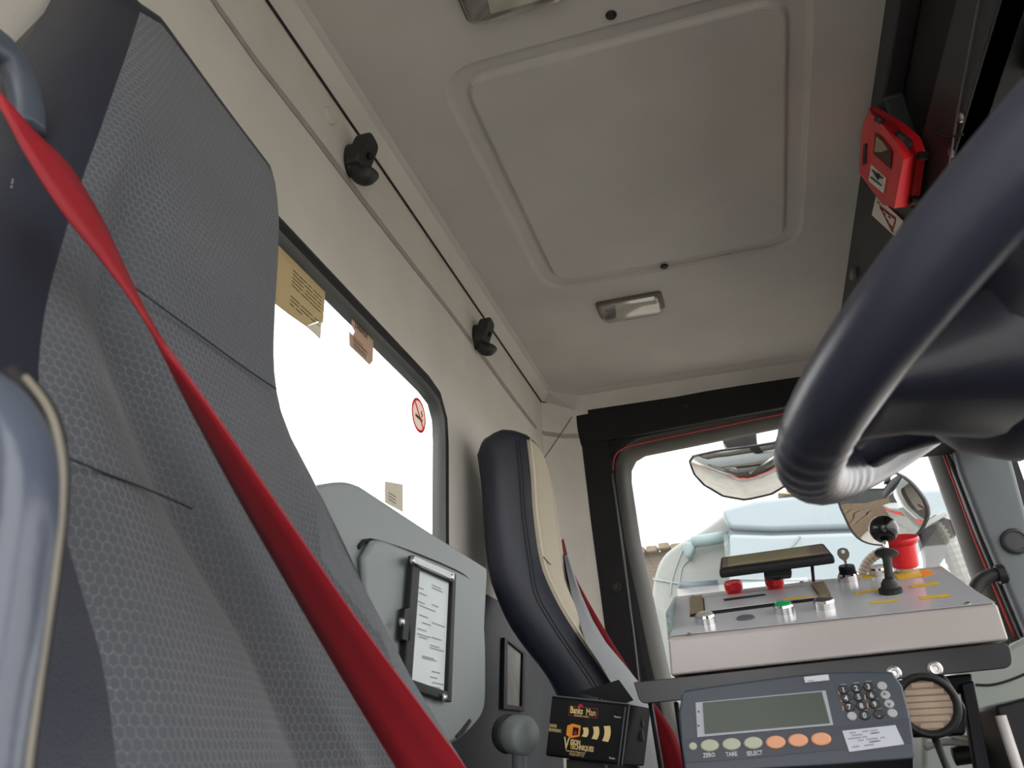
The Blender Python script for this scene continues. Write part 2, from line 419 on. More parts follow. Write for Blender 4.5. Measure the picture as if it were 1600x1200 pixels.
# clamp the seal loop inside the outer edge
def inside(a, b, k): return [Vector((dc[0]+(q.x-dc[0])*min(1, k*((p-Vector(dc)).length)/((q-Vector(dc)).length)), dc[1]+(q.y-dc[1])*min(1, k*((p-Vector(dc)).length)/((q-Vector(dc)).length)))) for p, q in zip(a, b)]
s3 = inside(oo, s3, .97); s2 = inside(oo, s2, .95)
MB().quadgrid([dl(oo, DY), dl(s3, DY), dl(s3, DY+.012), dl(s2, DY+.014)], True).build('frame_panel', blackp, d1)
MB().quadgrid([dl(s2, DY+.014), dl(offset2(oi, dc, .026), DY+.016), dl(s1, DY+.035), dl(oi, YG), dl(oi, YG+.02)], True).build('window_reveal', mat('window_reveal_plastic', (58, 56, 50), .5, bump=.1), d1, smooth=True)
MB().quadgrid([dl(oo, YG+.03), dl(oi, YG+.02)], True).build('outer_skin', mat('cab_paint_silver', (150, 156, 156), .35, .4), d1)
MB().prism([W(-.5, YG+.034, -.06), W(.75, YG+.034, -.06), W(.75, YG+.034, .08), W(-.5, YG+.034, .08)], (0, .003, 0)).build('outer_red_stripe', mat('stripe_red', (225, 60, 45), .4), d1)
MB().prism([W(p.x, YG+.008, p.y) for p in offset2(oi, dc, .003)], (0, .004, 0)).build('pane', glass, d1)
# header trim and pillar trim with their bolts
def dpx(l, y): return [at(u, v, 'Y', y) for u, v in l]
MB().prism(dpx([(896, 650), (1100, 611), (1300, 575), (1420, 553), (1420, 596), (1300, 622), (1100, 659), (985, 681), (940, 690), (908, 697)], DY-.006), (0, .02, 0)).build('header_trim', blackp, d1, bevel=.003)
MB().prism(dpx([(907, 690), (950, 688), (958, 745), (975, 860), (990, 975), (1003, 1065), (1015, 1190), (975, 1190), (955, 1060), (944, 975), (922, 810)], DY-.004), (0, .02, 0)).build('pillar_trim', blackp, d1, bevel=.003)
for (u, v, r) in ((1072, 634, .010), (962, 917, .014)):
    p = at(u, v, 'Y', DY-.007)
    b = MB().lathe(p, (0, -1, 0), [(r, -.002), (r, .002), (r*.78, .003), (r*.7, .001), (r*.45, .001)], 20).build('bolt', rubber, d1, smooth=False)
    MB().lathe(p, (0, -1, 0), [(r*.36, 0), (r*.36, .003), (r*.2, .004), (0, .004)], 12).build('bolt_head', darkp, b, smooth=False)
# door seal: lip down the rear edge with its highlight painted grey, red edge along the top and the front
MB().tube(dpx([(1004, 1120), (998, 1060), (990, 990), (978, 900), (966, 810), (956, 740)], DY-.004), .0028, 6).build('seal_lip', rubberg, d1, smooth=True)
MB().tube(catmull(dpx([(958, 735), (960, 715), (972, 702), (1000, 693), (1100, 672), (1230, 645), (1400, 611)], DY-.004), 5), .0016, 6).build('red_seal_edge', redline, d1, smooth=True)
MB().tube(catmull(dpx([(1462, 680), (1490, 752), (1520, 835), (1550, 910), (1585, 995)], DY-.008), 4), .0022, 6).build('red_seal_edge', redline, d1, smooth=True)
MB().tube(catmull(dpx([(1468, 680), (1498, 752), (1530, 835), (1561, 910), (1598, 995)], DY-.02), 4), .005, 8).build('seal_lip', rubber, d1, smooth=True)
MB().tube(catmull(dpx([(1474, 680), (1504, 752), (1535, 835), (1567, 910), (1604, 995)], DY-.026), 4), .0016, 6).build('seal_edge', mat('seal_green', (60, 92, 70), .4), d1, smooth=True)
# front pillar
t2 = struct('trim_2', (.55, DY, CZ))
MB().prism(dpx([(1474, 650), (1500, 738), (1535, 828), (1578, 930), (1612, 1010), (1640, 1090), (1700, 1090), (1650, 950), (1610, 820), (1587, 735), (1560, 640)], DY-.05), (0, .14, 0)).build('pillar_cover', greyd, t2, bevel=.012)
p = at(1586, 846, 'Y', DY-.052)
cp = MB().lathe(p, (0, -1, 0), [(.028, -.004), (.028, .004), (.024, .008), (.0205, .009), (.0195, .006), (0, .007)], 28).build('round_cap', darkp, t2, smooth=False)

# overhead console above the windscreen
t3 = struct('trim_3', (XF, .8, CZ+HS))
zb = .60
MB().prism([W(XF, YN, HC+.01), W(XF, DY-.03, HC+.01), W(XF, DY-.03, zb), W(XF, 1.02, zb), W(XF, 1.02, .70), W(XF, 1.0, .72), W(XF, 1.0, .845), W(XF, .55, .845), W(XF, .55, .70), W(XF, .50, .68), W(XF, YN, .68)], (.03, 0, 0)).build('console_face', darkp, t3, bevel=.005)
MB().prism([W(XF+.002, .40, zb), W(XF+.002, 1.02, zb), W(XF+.002, 1.02, .695), W(XF+.002, .40, .68)], (.03, 0, 0)).build('lower_trim_panel', darkp, t3, bevel=.004)
MB().prism([W(XF+.03, .45, .86), W(XF+.16, .45, .86), W(XF+.16, 1.01, .86), W(XF+.03, 1.01, .86)], (0, 0, -.17)).build('shelf_pocket', mat('pocket_black', (22, 21, 21), .8), t3)
MB().prism([W(XF+.004, YN, zb), W(.52, YN, zb), W(.52, DY-.03, zb), W(XF+.004, DY-.03, zb)], (0, 0, .02)).build('console_underside', blackp, t3)
for (u, v) in ((1500, 183), (1485, 238)):
    MB().lathe(at(u, v, 'X', XF+.001), (-1, 0, 0), [(.006, -.002), (.006, .001), (.0035, .002), (0, .001)], 12).build('screw', steel, t3, smooth=False)
MB().tube(catmull([at(u, v, 'X', XF-.0005) for u, v in [(1458, 203), (1470, 212), (1485, 214), (1504, 210)]], 5), .0016, 6).build('panel_seam', darkline, t3)
MB().tube([at(u, v, 'X', XF-.001) for u, v in [(1560, -60), (1530, 0), (1513, 90), (1496, 180), (1484, 250), (1472, 320)]], .0012, 6).build('edge_highlight', greyd, t3)  # paler tube paints the highlight along the console edge
MB().box(at(1333, 428, 'X', XF-.008), (.012, .03, .012)).build('latch', greyd, t3, bevel=.003)
# sun visor folded against the underside, and its hinge pod
MB().prism(round_poly([W(.36, -.1, .585), W(.50, -.1, .575), W(.50, .66, .575), W(.36, .66, .585)], .05, 6), (0, 0, -.022)).build('sun_visor', blackp, t3, bevel=.008, bseg=3)
MB().tube([W(.345, -.1, .588), W(.345, .72, .588)], .012, 12).build('visor_hinge_rod', darkp, t3, smooth=True)
# windscreen and header
w2 = struct('window_2', (.7, .8, CZ+.2))
MB().prism([W(.52, YN, zb+.01), W(.52, DY-.02, zb+.01), W(.90, DY-.02, -.25), W(.90, YN, -.25)], (.006, 0, .003)).build('pane', glass, w2)
o = MB().prism([W(.52, YN, zb), W(.58, YN, zb), W(.58, DY+.05, zb), W(.52, DY+.05, zb)], (0, 0, HC+.05-zb)).build('wall_front_header', blackp); o.name = 'wall_header'; o['kind'] = 'structure'
o = MB().prism([W(.90, YN, -1.05), W(.95, YN, -1.05), W(.95, DY+.05, -1.05), W(.90, DY+.05, -1.05)], (0, 0, .80)).build('wall_front', darkp); o['kind'] = 'structure'
# driver's doorway behind the eye, its door swung open: sill, posts and rail
t4 = struct('trim_4', (0, YN, CZ-1.05))
MB().prism([W(-.52, YN, -1.05), W(.95, YN, -1.05), W(.95, YN, -.80), W(-.52, YN, -.80)], (0, -.05, 0)).build('door_sill', darkp, t4)
MB().prism([W(-.52, YN, -.82), W(-.36, YN, -.82), W(-.40, YN, .84), W(-.52, YN, .84)], (0, -.05, 0)).build('rear_post', blackp, t4)
MB().prism([W(.72, YN, -.82), W(.84, YN, -.82), W(.58, YN, .84), W(.48, YN, .84)], (0, -.05, 0)).build('front_post', blackp, t4)
MB().prism([W(-.52, YN, .82), W(.6, YN, .82), W(.6, YN, HC+.05), W(-.52, YN, HC+.05)], (0, -.05, 0)).build('top_rail', blackp, t4)
# dashboard under the windscreen
dash = thing('dashboard', 'dark dashboard under the windscreen beyond the steering wheel', 'dashboard', (.75, .8, 0))
MB().prism(round_poly([W(.42, YN+.02, -.12), W(.62, YN+.02, -.10), W(.895, YN+.02, -.20), W(.895, YN+.02, -1.04), W(.55, YN+.02, -1.04), W(.46, YN+.02, -.5)], .05, 4), (0, 1.35, 0)).build('body', darkp, dash, bevel=.01)
# ================================================================== seats
fabric = hex_fabric('honeycomb_seat_cloth', (74, 77, 83), (146, 148, 148), .0050)
def seat(root, xp, yn, yf, zt, zb, nz, bump, fab, sidek, fab_name, near_offs, far_offs, leath, thick=.095):
    NS = 25
    rows = []
    for i in range(nz+1):
        t = i/nz; r = []
        for j in range(NS):
            s = j/(NS-1); z = zt(s)+(zb-zt(s))*t
            r.append(W(xp(z)+bump(s, z), yn(z)+(yf(z)-yn(z))*s, z))
        z = zt(1)+(zb-zt(1))*t
        for dy, dx in far_offs: k = sidek(z); r.append(r[NS-1]+Vector((dx, dy*k, 0)))
        z0 = zt(0)+(zb-zt(0))*t
        near = [r[0]+Vector((dx, dy*sidek(z0), 0)) for dy, dx in near_offs]
        a, b = r[-1], near[-1]
        for q in (.25, .5, .75): r.append(a.lerp(b, q)+Vector((-.015, 0, 0)))
        r += near[::-1]
        for p in r: p.x = max(p.x, XR+.006)
        rows.append(r)
    n = len(rows[0])
    # rounded top
    top = []
    for a_, h in ((.97, .026), (.8, .025), (.45, .021), (.18, .014), (.06, .007)):
        r = []
        for j in range(n):
            p = rows[0][j]
            # partner on the mid line of the slab
            s = None
            mid = (rows[0][NS//2].x+rows[0][NS+len(far_offs)+1].x)/2
            yc = (rows[0][0].y+rows[0][NS-1].y)/2
            q = Vector((mid, yc+(p.y-yc)*.8, p.z))
            q = p.lerp(q, a_)+Vector((0, 0, h)); r.append(q)
        top.append(r)
    allr = top+rows
    T = len(top)
    mf, ml = MB(), MB(); mf.uv = []
    # fabric front
    fr = [r[:NS] for r in rows]
    mf.quadgrid(fr)
    for i, r in enumerate(fr):
        for j, p in enumerate(r): mf.uv.append((p.y, p.z*1.03))
    fo = mf.build(fab_name, fab, root, smooth=True)
    # leather shell: everything else
    vs = [p for r in allr for p in r]; fs = []
    for i in range(len(allr)-1):
        for j in range(n):
            if i >= T and j < NS-1: continue
            a = i*n+j; b = i*n+(j+1) % n; fs.append((a, b, b+n, a+n))
    fs.append(tuple(range(n-1, -1, -1)))
    ml.add(vs, fs)
    lo = ml.build('side_bolsters', leath, root, smooth=True)
    return rows, fo, lo

# ---- driver's seat
xp1 = smooth_tab([(.62, -.418), (.565, -.398), (.45, -.366), (.35, -.352), (.25, -.340), (.15, -.314), (.06, -.290), (0, -.270), (-.1, -.24), (-.3, -.19), (-.5, -.14)])
def onprof(u, v, xp, d=0):
    r = ray(u, v); k = .5
    for _ in range(60):
        z = r.z*k; k = k*.5+.5*((xp(z)+d)/r.x)
    return EYE+r*k
def ytab(px, xp, d=0): return smooth_tab([((p.z-CZ), p.y) for p in (onprof(u, v, xp, d) for u, v in px)])
yn1 = ytab([(235, 12), (205, 110), (170, 210), (140, 285), (105, 400), (82, 500), (75, 580), (80, 640), (100, 740), (122, 850), (150, 940), (178, 1040), (200, 1190)], xp1)
yf1 = ytab([(425, 255), (442, 290), (450, 400), (446, 480), (444, 560), (452, 640), (470, 710), (497, 790), (530, 880), (558, 960), (590, 1060), (640, 1190)], xp1)
cr1 = ytab([(100, 330), (150, 430), (200, 560), (270, 740), (330, 860), (420, 1010), (500, 1190)], xp1)
def bump1(s, z):
    sc = (cr1(z)-yn1(z))/(yf1(z)-yn1(z)); sc = min(.6, max(.16, sc))
    k = 1-sstep(.30, .42, z)
    b = -.013*k*math.exp(-((s-sc)/.085)**2)+.004*k*sstep(sc+.02, 0, s)
    b += .004*math.sin(math.pi*min(1, max(0, (s-sc)/(1-sc))))*k
    b += .016*(1-sstep(.05, .28, z))*sstep(.78, 1, s)
    b -= .012*sstep(.9, 1, s)**2*sstep(.2, .3, z)
    b -= .010*sstep(.12, 0, s)**2
    return b
ds = thing('driver_chair', 'high-backed dark driver seat with grey honeycomb cloth and navy leather sides', 'seat', (-.2, .44, 0))
near_o = [(-.010, -.002), (-.022, -.012), (-.030, -.03), (-.034, -.055), (-.030, -.078), (-.018, -.092)]
far_o = [(.006, -.004), (.010, -.018), (.010, -.04), (.006, -.07), (0, -.09)]
sk1 = lambda z: 1+1.6*(1-sstep(.12, .36, z))
rows1, fo1, lo1 = seat(ds, xp1, yn1, yf1, lambda s: .567-.040*s, -.47, 60, bump1, fabric, sk1, 'backrest_cloth', near_o, far_o, leather)
lo1['label'] = 'smooth navy-black leather shell and side bolsters'
fo1['label'] = 'dark grey cloth with a fine pale honeycomb pattern'
# far lower bolster in grained grey leather
fb = [[], [], [], [], []]
for a, c, d0 in zip([(460, 700), (470, 745), (484, 815), (500, 870), (540, 960), (580, 1050), (640, 1150), (680, 1225)], [(461, 699), (481, 743), (512, 822), (535, 868), (590, 962), (640, 1055), (698, 1150), (738, 1215)], (-.016, -.004, .002, .005, .005, .005, .005, .005)):
    a = onprof(*a, xp1, d0); c = onprof(*c, xp1, d0); w = min(1, (c-a).length/.03)
    for i, (q, d) in enumerate(((0, 0), (.3, .009), (.65, .010), (1, .0), (1.04, -.05))):
        fb[i].append(a.lerp(c, q)+Vector((d*w, 0, 0)))
MB().quadgrid(fb).build('far_bolster', leatherg, ds, smooth=True)['label'] = 'grained grey leather bolster'
# seams in the cloth and stitches on the leather
def seam(px, xp, d, r, m_, name, par):
    return MB().tube(catmull([onprof(u, v, xp, d) for u, v in px], 4), r, 5).build(name, m_, par, smooth=True)
seam([(205, 445), (250, 478), (310, 522), (370, 566), (432, 608)], xp1, .007, .0006, darkline, 'cloth_seam', fo1)
seam([(105, 715), (160, 738), (210, 757), (255, 775), (300, 795)], xp1, .004, .0006, darkline, 'cloth_seam', fo1)
for tab in ([(98, 55), (82, 100), (70, 150), (58, 190)], [(40, 290), (32, 330), (26, 380), (20, 430), (10, 500)], [(20, 280), (12, 330), (4, 380)]):
    pts = catmull([onprof(u, v, xp1, -.055 if v < 250 else -.022) for u, v in tab], 14)
    mb = MB()
    for a, b in zip(pts[::2], pts[1::2]): mb.tube([a, b], .0005, 4)
    mb.build('stitching', threadm, lo1)
# belt outlet on the near shoulder
pb = catmull([onprof(u, v, xp1, -.02) for u, v in [(-120, 30), (-60, 40), (-20, 62), (12, 88), (32, 125), (42, 165), (44, 200)]], 5)
MB().tube(pb, .011, 12, flat=(.7, (1, 0, 0))).build('belt_guide', mat('blue_grey_plastic', (70, 78, 88), .4), ds, smooth=True)
# lower seat
MB().prism(round_poly([W(-.22, .2, -.47), W(.28, .2, -.44), W(.32, .2, -.50), W(.28, .2, -.58), W(-.22, .2, -.58)], .04, 4), (0, .48, 0)).build('seat_cushion', fabric, ds, bevel=.02, bseg=3)
MB().box(W(0, .44, -.80), (.40, .36, .44)).build('pedestal', blackp, ds, bevel=.02)
# armrest at the near side, close to the eye
ap = catmull([W(-.33, .275, .13), W(-.27, .24, .125)]+[at(u, v, 'Y', .17) for u, v in [(-120, 590), (-60, 600), (0, 640), (36, 710), (40, 800), (26, 900), (10, 1010), (-8, 1110), (-26, 1230), (-40, 1400)]], 6)
ar = MB().tube(ap, .0085, 16, flat=(1.15, (0, 1, 0))).build('armrest', mat('satin_grey_vinyl', (74, 80, 94), .25, bump=.1), ds, smooth=True)
ar['label'] = 'glossy grey armrest pad, out of focus near the lens'
tp = catmull([at(u, v, 'Y', .175) for u, v in [(40, 590), (76, 640), (94, 705), (96, 780), (86, 880), (70, 990), (56, 1090), (38, 1230), (24, 1400)]], 6)
MB().tube(tp, .0013, 8).build('armrest_piping', mat('tan_piping', (120, 114, 102), .5), ar, smooth=True)
tp2 = catmull([at(u, v, 'Y', .18) for u, v in [(20, 585), (66, 640), (84, 705), (86, 780), (75, 880), (58, 990), (43, 1090), (25, 1230), (12, 1400)]], 6)
MB().tube(tp2, .0040, 8).build('armrest_edge', rubber, ar, smooth=True)

# ---- driver's belt
beltm = mat('red_webbing', (146, 24, 36), .5, bump=.2, bscale=1500, spec=.4)
def ribbon(name, L_, R_, root_label, loc, thick=.0012):
    left = catmull(L_, 6); rgt = catmull(R_, 6)
    th = thing(name, root_label, 'seat belt', loc)
    mb = MB(); rows = []
    for a, b in zip(left, rgt):
        rows.append([a, a.lerp(b, .33), a.lerp(b, .67), b])
    mb.quadgrid(rows); ob = mb.build('webbing', beltm, th, smooth=True, fix=False)
    s = ob.modifiers.new('solid', 'SOLIDIFY'); s.thickness = thick
    e1 = MB().tube(left, .0012, 5).build('selvedge', beltm, ob, smooth=True); e2 = MB().tube(rgt, .0012, 5).build('selvedge', beltm, ob, smooth=True)
    return th
lp = [(-80, 75, -.05), (-45, 110, .01), (0, 163, .03), (42, 240, .035), (98, 328, .038), (160, 405, .040), (208, 470, .042), (243, 527, .042), (300, 640, .030), (380, 788, .024), (480, 962, .022), (560, 1098, .022), (622, 1200, .022), (690, 1310, .022)]
rp_ = [(-80, 65, -.05), (-45, 100, .01), (0, 148, .03), (58, 212, .034), (108, 262, .034), (160, 348, .034), (208, 450, .036), (247, 523, .040), (328, 638, .052), (440, 800, .060), (556, 968, .064), (650, 1096, .066), (726, 1200, .066), (800, 1310, .066)]
ribbon('seat_belt', [onprof(u, v, xp1, d) for u, v, d in lp], [onprof(u, v, xp1, d) for u, v, d in rp_], 'red seat belt slung diagonally across the large driver seat', W(-.26, .5, -.1))

# ---- passenger seat
PY = 1.30
nb = [(828, 686), (834, 740), (838, 800), (850, 880), (868, 925), (890, 965), (920, 1010), (952, 1055), (975, 1092), (992, 1140), (1004, 1210)]
pp = [at(u, v, 'Y', PY) for u, v in nb]
xp2 = smooth_tab([(p.z-CZ, p.x) for p in pp]+[(-.3, pp[-1].x+.06), (-.5, pp[-1].x+.1)])
yn2 = lambda z: PY
yf2 = smooth_tab([(p.z-CZ, p.y) for p in (onprof(u, v, xp2) for u, v in [(846, 708), (857, 735), (866, 770), (874, 820), (883, 880), (900, 945), (925, 995), (960, 1035), (990, 1066), (1008, 1110), (1020, 1160), (1030, 1215)])]+[(-.5, 1.72)])
ztp = pp[0].z-CZ
def bump2(s, z):
    return .008*math.sin(math.pi*s)-.012*sstep(.85, 1, s)**2-.006*sstep(.12, 0, s)**2-.006*math.exp(-((s-.72)/.05)**2)
ps = thing('passenger_chair', 'high-backed passenger seat with tan front and dark leather side by the door', 'seat', (-.15, 1.5, 0))
near2 = [(-.004, -.002), (-.010, -.012), (-.014, -.03), (-.014, -.055), (-.008, -.075), (0, -.088)]
rows2, fo2, lo2 = seat(ps, xp2, yn2, yf2, lambda s: ztp-.018*s, -.47, 50, bump2, mat('tan_seat_cloth', (170, 160, 138), .8, bump=.2, bscale=800, sheen=.2), lambda z: 1, 'backrest_cloth', near2, far_o, leather, .09)
fo2['label'] = 'tan cloth front of the backrest'
MB().tube(catmull([at(u, v, 'Y', PY-.001)+Vector((.001, 0, 0)) for u, v in nb], 4), .0022, 6).build('piping', mat('cream_piping', (190, 182, 165), .5), ps, smooth=True)
for d, r in ((-.030, .0009), (-.036, .0009)):
    MB().tube(catmull([at(u, v, 'Y', PY-.0145)+Vector((d+.01*(i < 4), 0, 0)) for i, (u, v) in enumerate(nb[:9])], 4), r, 5).build('side_seam', darkline, lo2, smooth=True)
seam([(849, 870), (858, 880), (868, 888), (878, 894)], xp2, .004, .0009, darkline, 'cloth_seam', fo2)
# far bolster of the passenger seat, window light put into its paler grey
fb = [[], [], [], [], []]
for a, c in zip([(881, 868), (894, 935), (906, 975), (916, 1005), (936, 1035), (958, 1072), (978, 1110), (992, 1160), (1002, 1215)], [(883, 866), (903, 930), (923, 970), (947, 1005), (974, 1036), (998, 1066), (1014, 1105), (1026, 1158), (1036, 1213)]):
    a = onprof(*a, xp2, .006); c = onprof(*c, xp2, .006); w = min(1, (c-a).length/.03)
    for i, (q, d) in enumerate(((0, 0), (.3, .010), (.65, .011), (1, 0), (1.04, -.05))): fb[i].append(a.lerp(c, q)+Vector((d*w, 0, 0)))
MB().quadgrid(fb).build('far_bolster', leatherg, ps, smooth=True)
MB().prism(round_poly([W(-.10, 1.3, -.47), W(.30, 1.3, -.45), W(.33, 1.3, -.5), W(.3, 1.3, -.58), W(-.10, 1.3, -.58)], .04, 4), (0, .46, 0)).build('seat_cushion', leather, ps, bevel=.02, bseg=3)
MB().box(W(.08, 1.53, -.80), (.36, .34, .44)).build('pedestal', blackp, ps, bevel=.02)
# passenger belt: from the pillar down past the seat
yb = 1.86
ribbon('seat_belt', [at(u, v, 'Y', yb) for u, v in [(878, 845), (884, 880), (896, 925), (930, 1005), (965, 1055), (990, 1088), (1020, 1140), (1040, 1210)]],
       [at(u, v, 'Y', yb-.02) for u, v in [(880, 842), (890, 880), (908, 920), (945, 985), (985, 1050), (1014, 1090), (1050, 1140), (1080, 1210)]],
       'red seat belt hanging between the far passenger seat and the door', W(-.2, yb, .05))
# ================================================================== between the seats
XC = -.35
cab = thing('storage_cabinet', 'grey plastic storage cabinet with rounded lid behind and between the seats', 'cabinet', (-.41, .85, CZ))
def cpx(l, x=XC): return [at(u, v, 'X', x) for u, v in l]
outl = catmull(cpx([(480, 790), (486, 768), (502, 757), (540, 752), (565, 760)]), 3)[:-1]+cpx([(565, 760), (660, 823), (762, 888), (757, 990), (752, 1085)])+catmull(cpx([(752, 1085), (748, 1120), (725, 1150), (690, 1168), (640, 1180)]), 3)[1:]+cpx([(610, 1180), (570, 1050)])
MB().prism(outl, (-.105, 0, 0)).build('body', greyp, cab, bevel=.007, bseg=3)
lid = catmull(cpx([(572, 846), (590, 846), (640, 866), (705, 893), (730, 910), (742, 940), (748, 990), (749, 1060), (747, 1105), (735, 1130), (705, 1156), (660, 1172)], XC+.001), 3)+cpx([(625, 1172), (590, 1080), (560, 950), (558, 870)], XC+.001)
lido = MB().prism(lid, (.009, 0, 0)).build('lid', greyp, cab, bevel=.006, bseg=3)
MB().tube(catmull(cpx([(560, 856), (578, 844), (640, 863), (706, 890), (732, 907), (745, 937), (751, 990), (752, 1040)], XC+.001), 3), .0022, 6).build('lid_gap', darkline, cab)
sl = cpx([(733, 1123), (736, 1127), (723, 1147), (713, 1154), (711, 1150), (720, 1140)], XC+.0105)
MB().prism(sl, (.001, 0, 0)).build('finger_slot', rubber, lido)
# documents in a black frame on the lid
df = thing('document_frame', 'black framed document holder on the lid of the grey cabinet', 'document holder', tuple(at(668, 985, 'X', XC+.012)))
XD = XC+.013
def ringframe(outer, inner, d, name, m_, par, bev=.0015):
    mb = MB(); o2 = [p+Vector((d, 0, 0)) for p in outer]; i2 = [p+Vector((d, 0, 0)) for p in inner]
    mb.quadgrid([outer, o2, i2, inner, outer], True); return mb.build(name, m_, par, bevel=bev)
fo_ = cpx([(638, 868), (706, 897), (698, 1098), (622, 1074)], XD); fi_ = cpx([(649, 889), (700, 911), (692, 1081), (636, 1062)], XD)
ringframe(fo_, fi_, .006, 'frame', blackp, df)
MB().prism(cpx([(647, 886), (701, 909), (693, 1083), (634, 1064)], XD), (.001, 0, 0)).build('backing', mat('paper_white', (214, 222, 222), .6, var=.04, vscale=20), df)
MB().prism(cpx([(642, 868), (706, 896), (705, 908), (641, 880)], XD+.0062), (.004, 0, 0)).build('top_rail', steel, df, bevel=.001)
MB().prism(cpx([(624, 952), (633, 948), (633, 1005), (620, 1000)], XD), (.006, 0, 0)).build('hinge_plate', blackp, df, bevel=.001)
for u, v in ((643, 876), (704, 902), (626, 972), (693, 1090)):
    MB().lathe(at(u, v, 'X', XD+.008), (1, 0, 0), [(.0042, 0), (.0042, .002), (.0025, .0035), (0, .004)], 12).build('screw', screwm, df, smooth=False)
# faint printed lines on the paper
a0 = at(647, 886, 'X', XD+.0014); ay = Vector((0, at(701, 909, 'X', XD).y-at(647, 886, 'X', XD).y, 0)); rs = random.Random(5)
mb = MB(); inkm = mat('print_ink_grey', (150, 156, 160), .8)
for k in range(34):
    u0 = rs.choice((652, 655, 660, 672, 675)); v0 = 905+k*5+rs.uniform(-2, 2); ln = rs.uniform(8, 26)
    if rs.random() < .3: continue
    p = at(u0, v0+(u0-650)*.42, 'X', XD+.0015); q = at(u0+ln, v0+(u0+ln-650)*.42, 'X', XD+.0015)
    q.z = p.z; mb.add([p, q, q+Vector((0, 0, .0012)), p+Vector((0, 0, .0012))], [(0, 1, 2, 3)])
mb.build('printed_lines', inkm, df, kind='stuff')
# second small frame on the dark lining
XW = XR+.013
df2 = thing('document_frame', 'small dark framed notice on the rear wall beside the passenger seat', 'document holder', tuple(at(800, 1055, 'X', XW)))
ringframe(cpx([(784, 996), (817, 1020), (815, 1112), (782, 1108)], XW), cpx([(789, 1002), (813, 1022), (811, 1104), (788, 1101)], XW), .006, 'frame', blackp, df2)
MB().prism(cpx([(788, 1001), (814, 1021), (812, 1105), (787, 1102)], XW), (.001, 0, 0)).build('notice', mat('paper_dim', (150, 150, 145), .6, var=.1, vscale=40), df2)
# barrel-shaped knob on its stem
kb = thing('lever_knob', 'blurred grey barrel-shaped lever knob below the small framed notice', 'knob', tuple(at(808, 1200, 'Y', 1.08)-Vector((0, 0, .05))))
kc = at(807, 1148, 'Y', 1.08); ka = (at(836, 1152, 'Y', 1.06)-at(780, 1145, 'Y', 1.10)).normalized()
MB().lathe(kc-ka*.030, ka, [(.016, .004), (.023, .007), (.0245, .012), (.0235, .02), (.022, .022)], 24).build('end_cap', darkp, kb, smooth=True)
MB().lathe(kc-ka*.008, ka, [(.022, 0), (.024, .005), (.024, .024), (.020, .031), (0, .033)], 24).build('grip', greyp, kb, smooth=True)
MB().tube([kc+ka*.008, at(808, 1200, 'Y', 1.08)-Vector((0, 0, .05))], .010, 10).build('stem', greyd, kb, smooth=True)

# ================================================================== the console beside the driver
br = thing('mounting_bracket', 'long black folded-steel bracket tray carrying the grey control box', 'bracket', tuple(W(.05, 1.05, -.3)))
YB = .98
def bpx(l, y=YB): return [at(u, v, 'Y', y) for u, v in l]
MB().prism(round_poly(bpx([(990, 1066), (1300, 1032), (1577, 1003), (1584, 1043), (1300, 1072), (1000, 1100)]), [.002, 0, .008, .01, 0, .008], 4), (0, .004, 0)).build('front_lip', mat('lip_steel', (22, 22, 26), .3, spec=.5), br, bevel=.001)
tl, tr = at(990, 1066, 'Y', YB), at(1577, 1003, 'Y', YB)
MB().prism([tl+Vector((0, .003, -.003)), tr+Vector((0, .003, -.003)), tr+Vector((0, .22, -.003)), tl+Vector((0, .22, -.003))], (0, 0, .003)).build('tray', blackm, br)
for u, v in ((1397, 1052), (1461, 1045)):
    p = at(u, v, 'Y', YB-.001)
    w = MB().lathe(p, (0, -1, 0), [(.0075, -.001), (.0075, .0012), (.006, .0018), (.0055, .004), (.003, .0042), (.0025, .002), (0, .002)], 20).build('bolt', screwm, br, smooth=False)
for px, y in (([(1502, 1068), (1522, 1063), (1548, 1200), (1640, 1600), (1614, 1600), (1524, 1200)], 1.0), ([(1012, 1098), (1018, 1098), (1046, 1260), (1108, 1600), (1100, 1600), (1038, 1260)], 1.02), ([(1052, 1096), (1059, 1096), (1084, 1260), (1136, 1600), (1126, 1600), (1076, 1260)], 1.02)):
    MB().prism(bpx(px, y), (0, .015, 0)).build('leg', blackm, br, bevel=.002)
MB().prism(bpx([(1380, 1065), (1520, 1052), (1520, 1080), (1380, 1095)], 1.02), (0, .1, 0)).build('under_tray_box', blackm, br, bevel=.003)
MB().prism([W(-.06, 1.0, -1.04), W(.22, 1.0, -1.04), W(.22, 1.25, -1.04), W(-.06, 1.25, -1.04)], (0, 0, .95)).build('pedestal', darkp, br, bevel=.01)

# control box
cb = thing('control_box', 'light grey sloping control box with push buttons and yellow labels', 'control box', tuple(W(.07, 1.08, .08)))
boxm = mat('warm_grey_enamel', (176, 168, 166), .35, coat=.15)
facem = mat('panel_grey', (186, 188, 194), .25, coat=.4)
YC = .995
f1, f2, f3, f4 = at(1048, 1056, 'Y', YC), at(1577, 1000, 'Y', YC), at(1559, 945, 'Y', YC), at(1044, 999, 'Y', YC)
b4, b3 = at(1052, 932, 'Y', YC+.19), at(1466, 884, 'Y', YC+.19)
b3.x = f3.x-.006; b3 = Vector((f3.x-.004, b3.y, b3.z)); b1 = Vector((f1.x, YC+.19, f1.z)); b2 = Vector((f2.x, YC+.19, f2.z))
mb = MB().add([f1, f2, f3, f4, b1, b2, b3, b4], [(0, 1, 2, 3), (4, 7, 6, 5), (0, 4, 5, 1), (1, 5, 6, 2), (0, 3, 7, 4), (3, 2, 6, 7)])
bx_o = mb.build('housing', boxm, cb, bevel=.003, bseg=3)
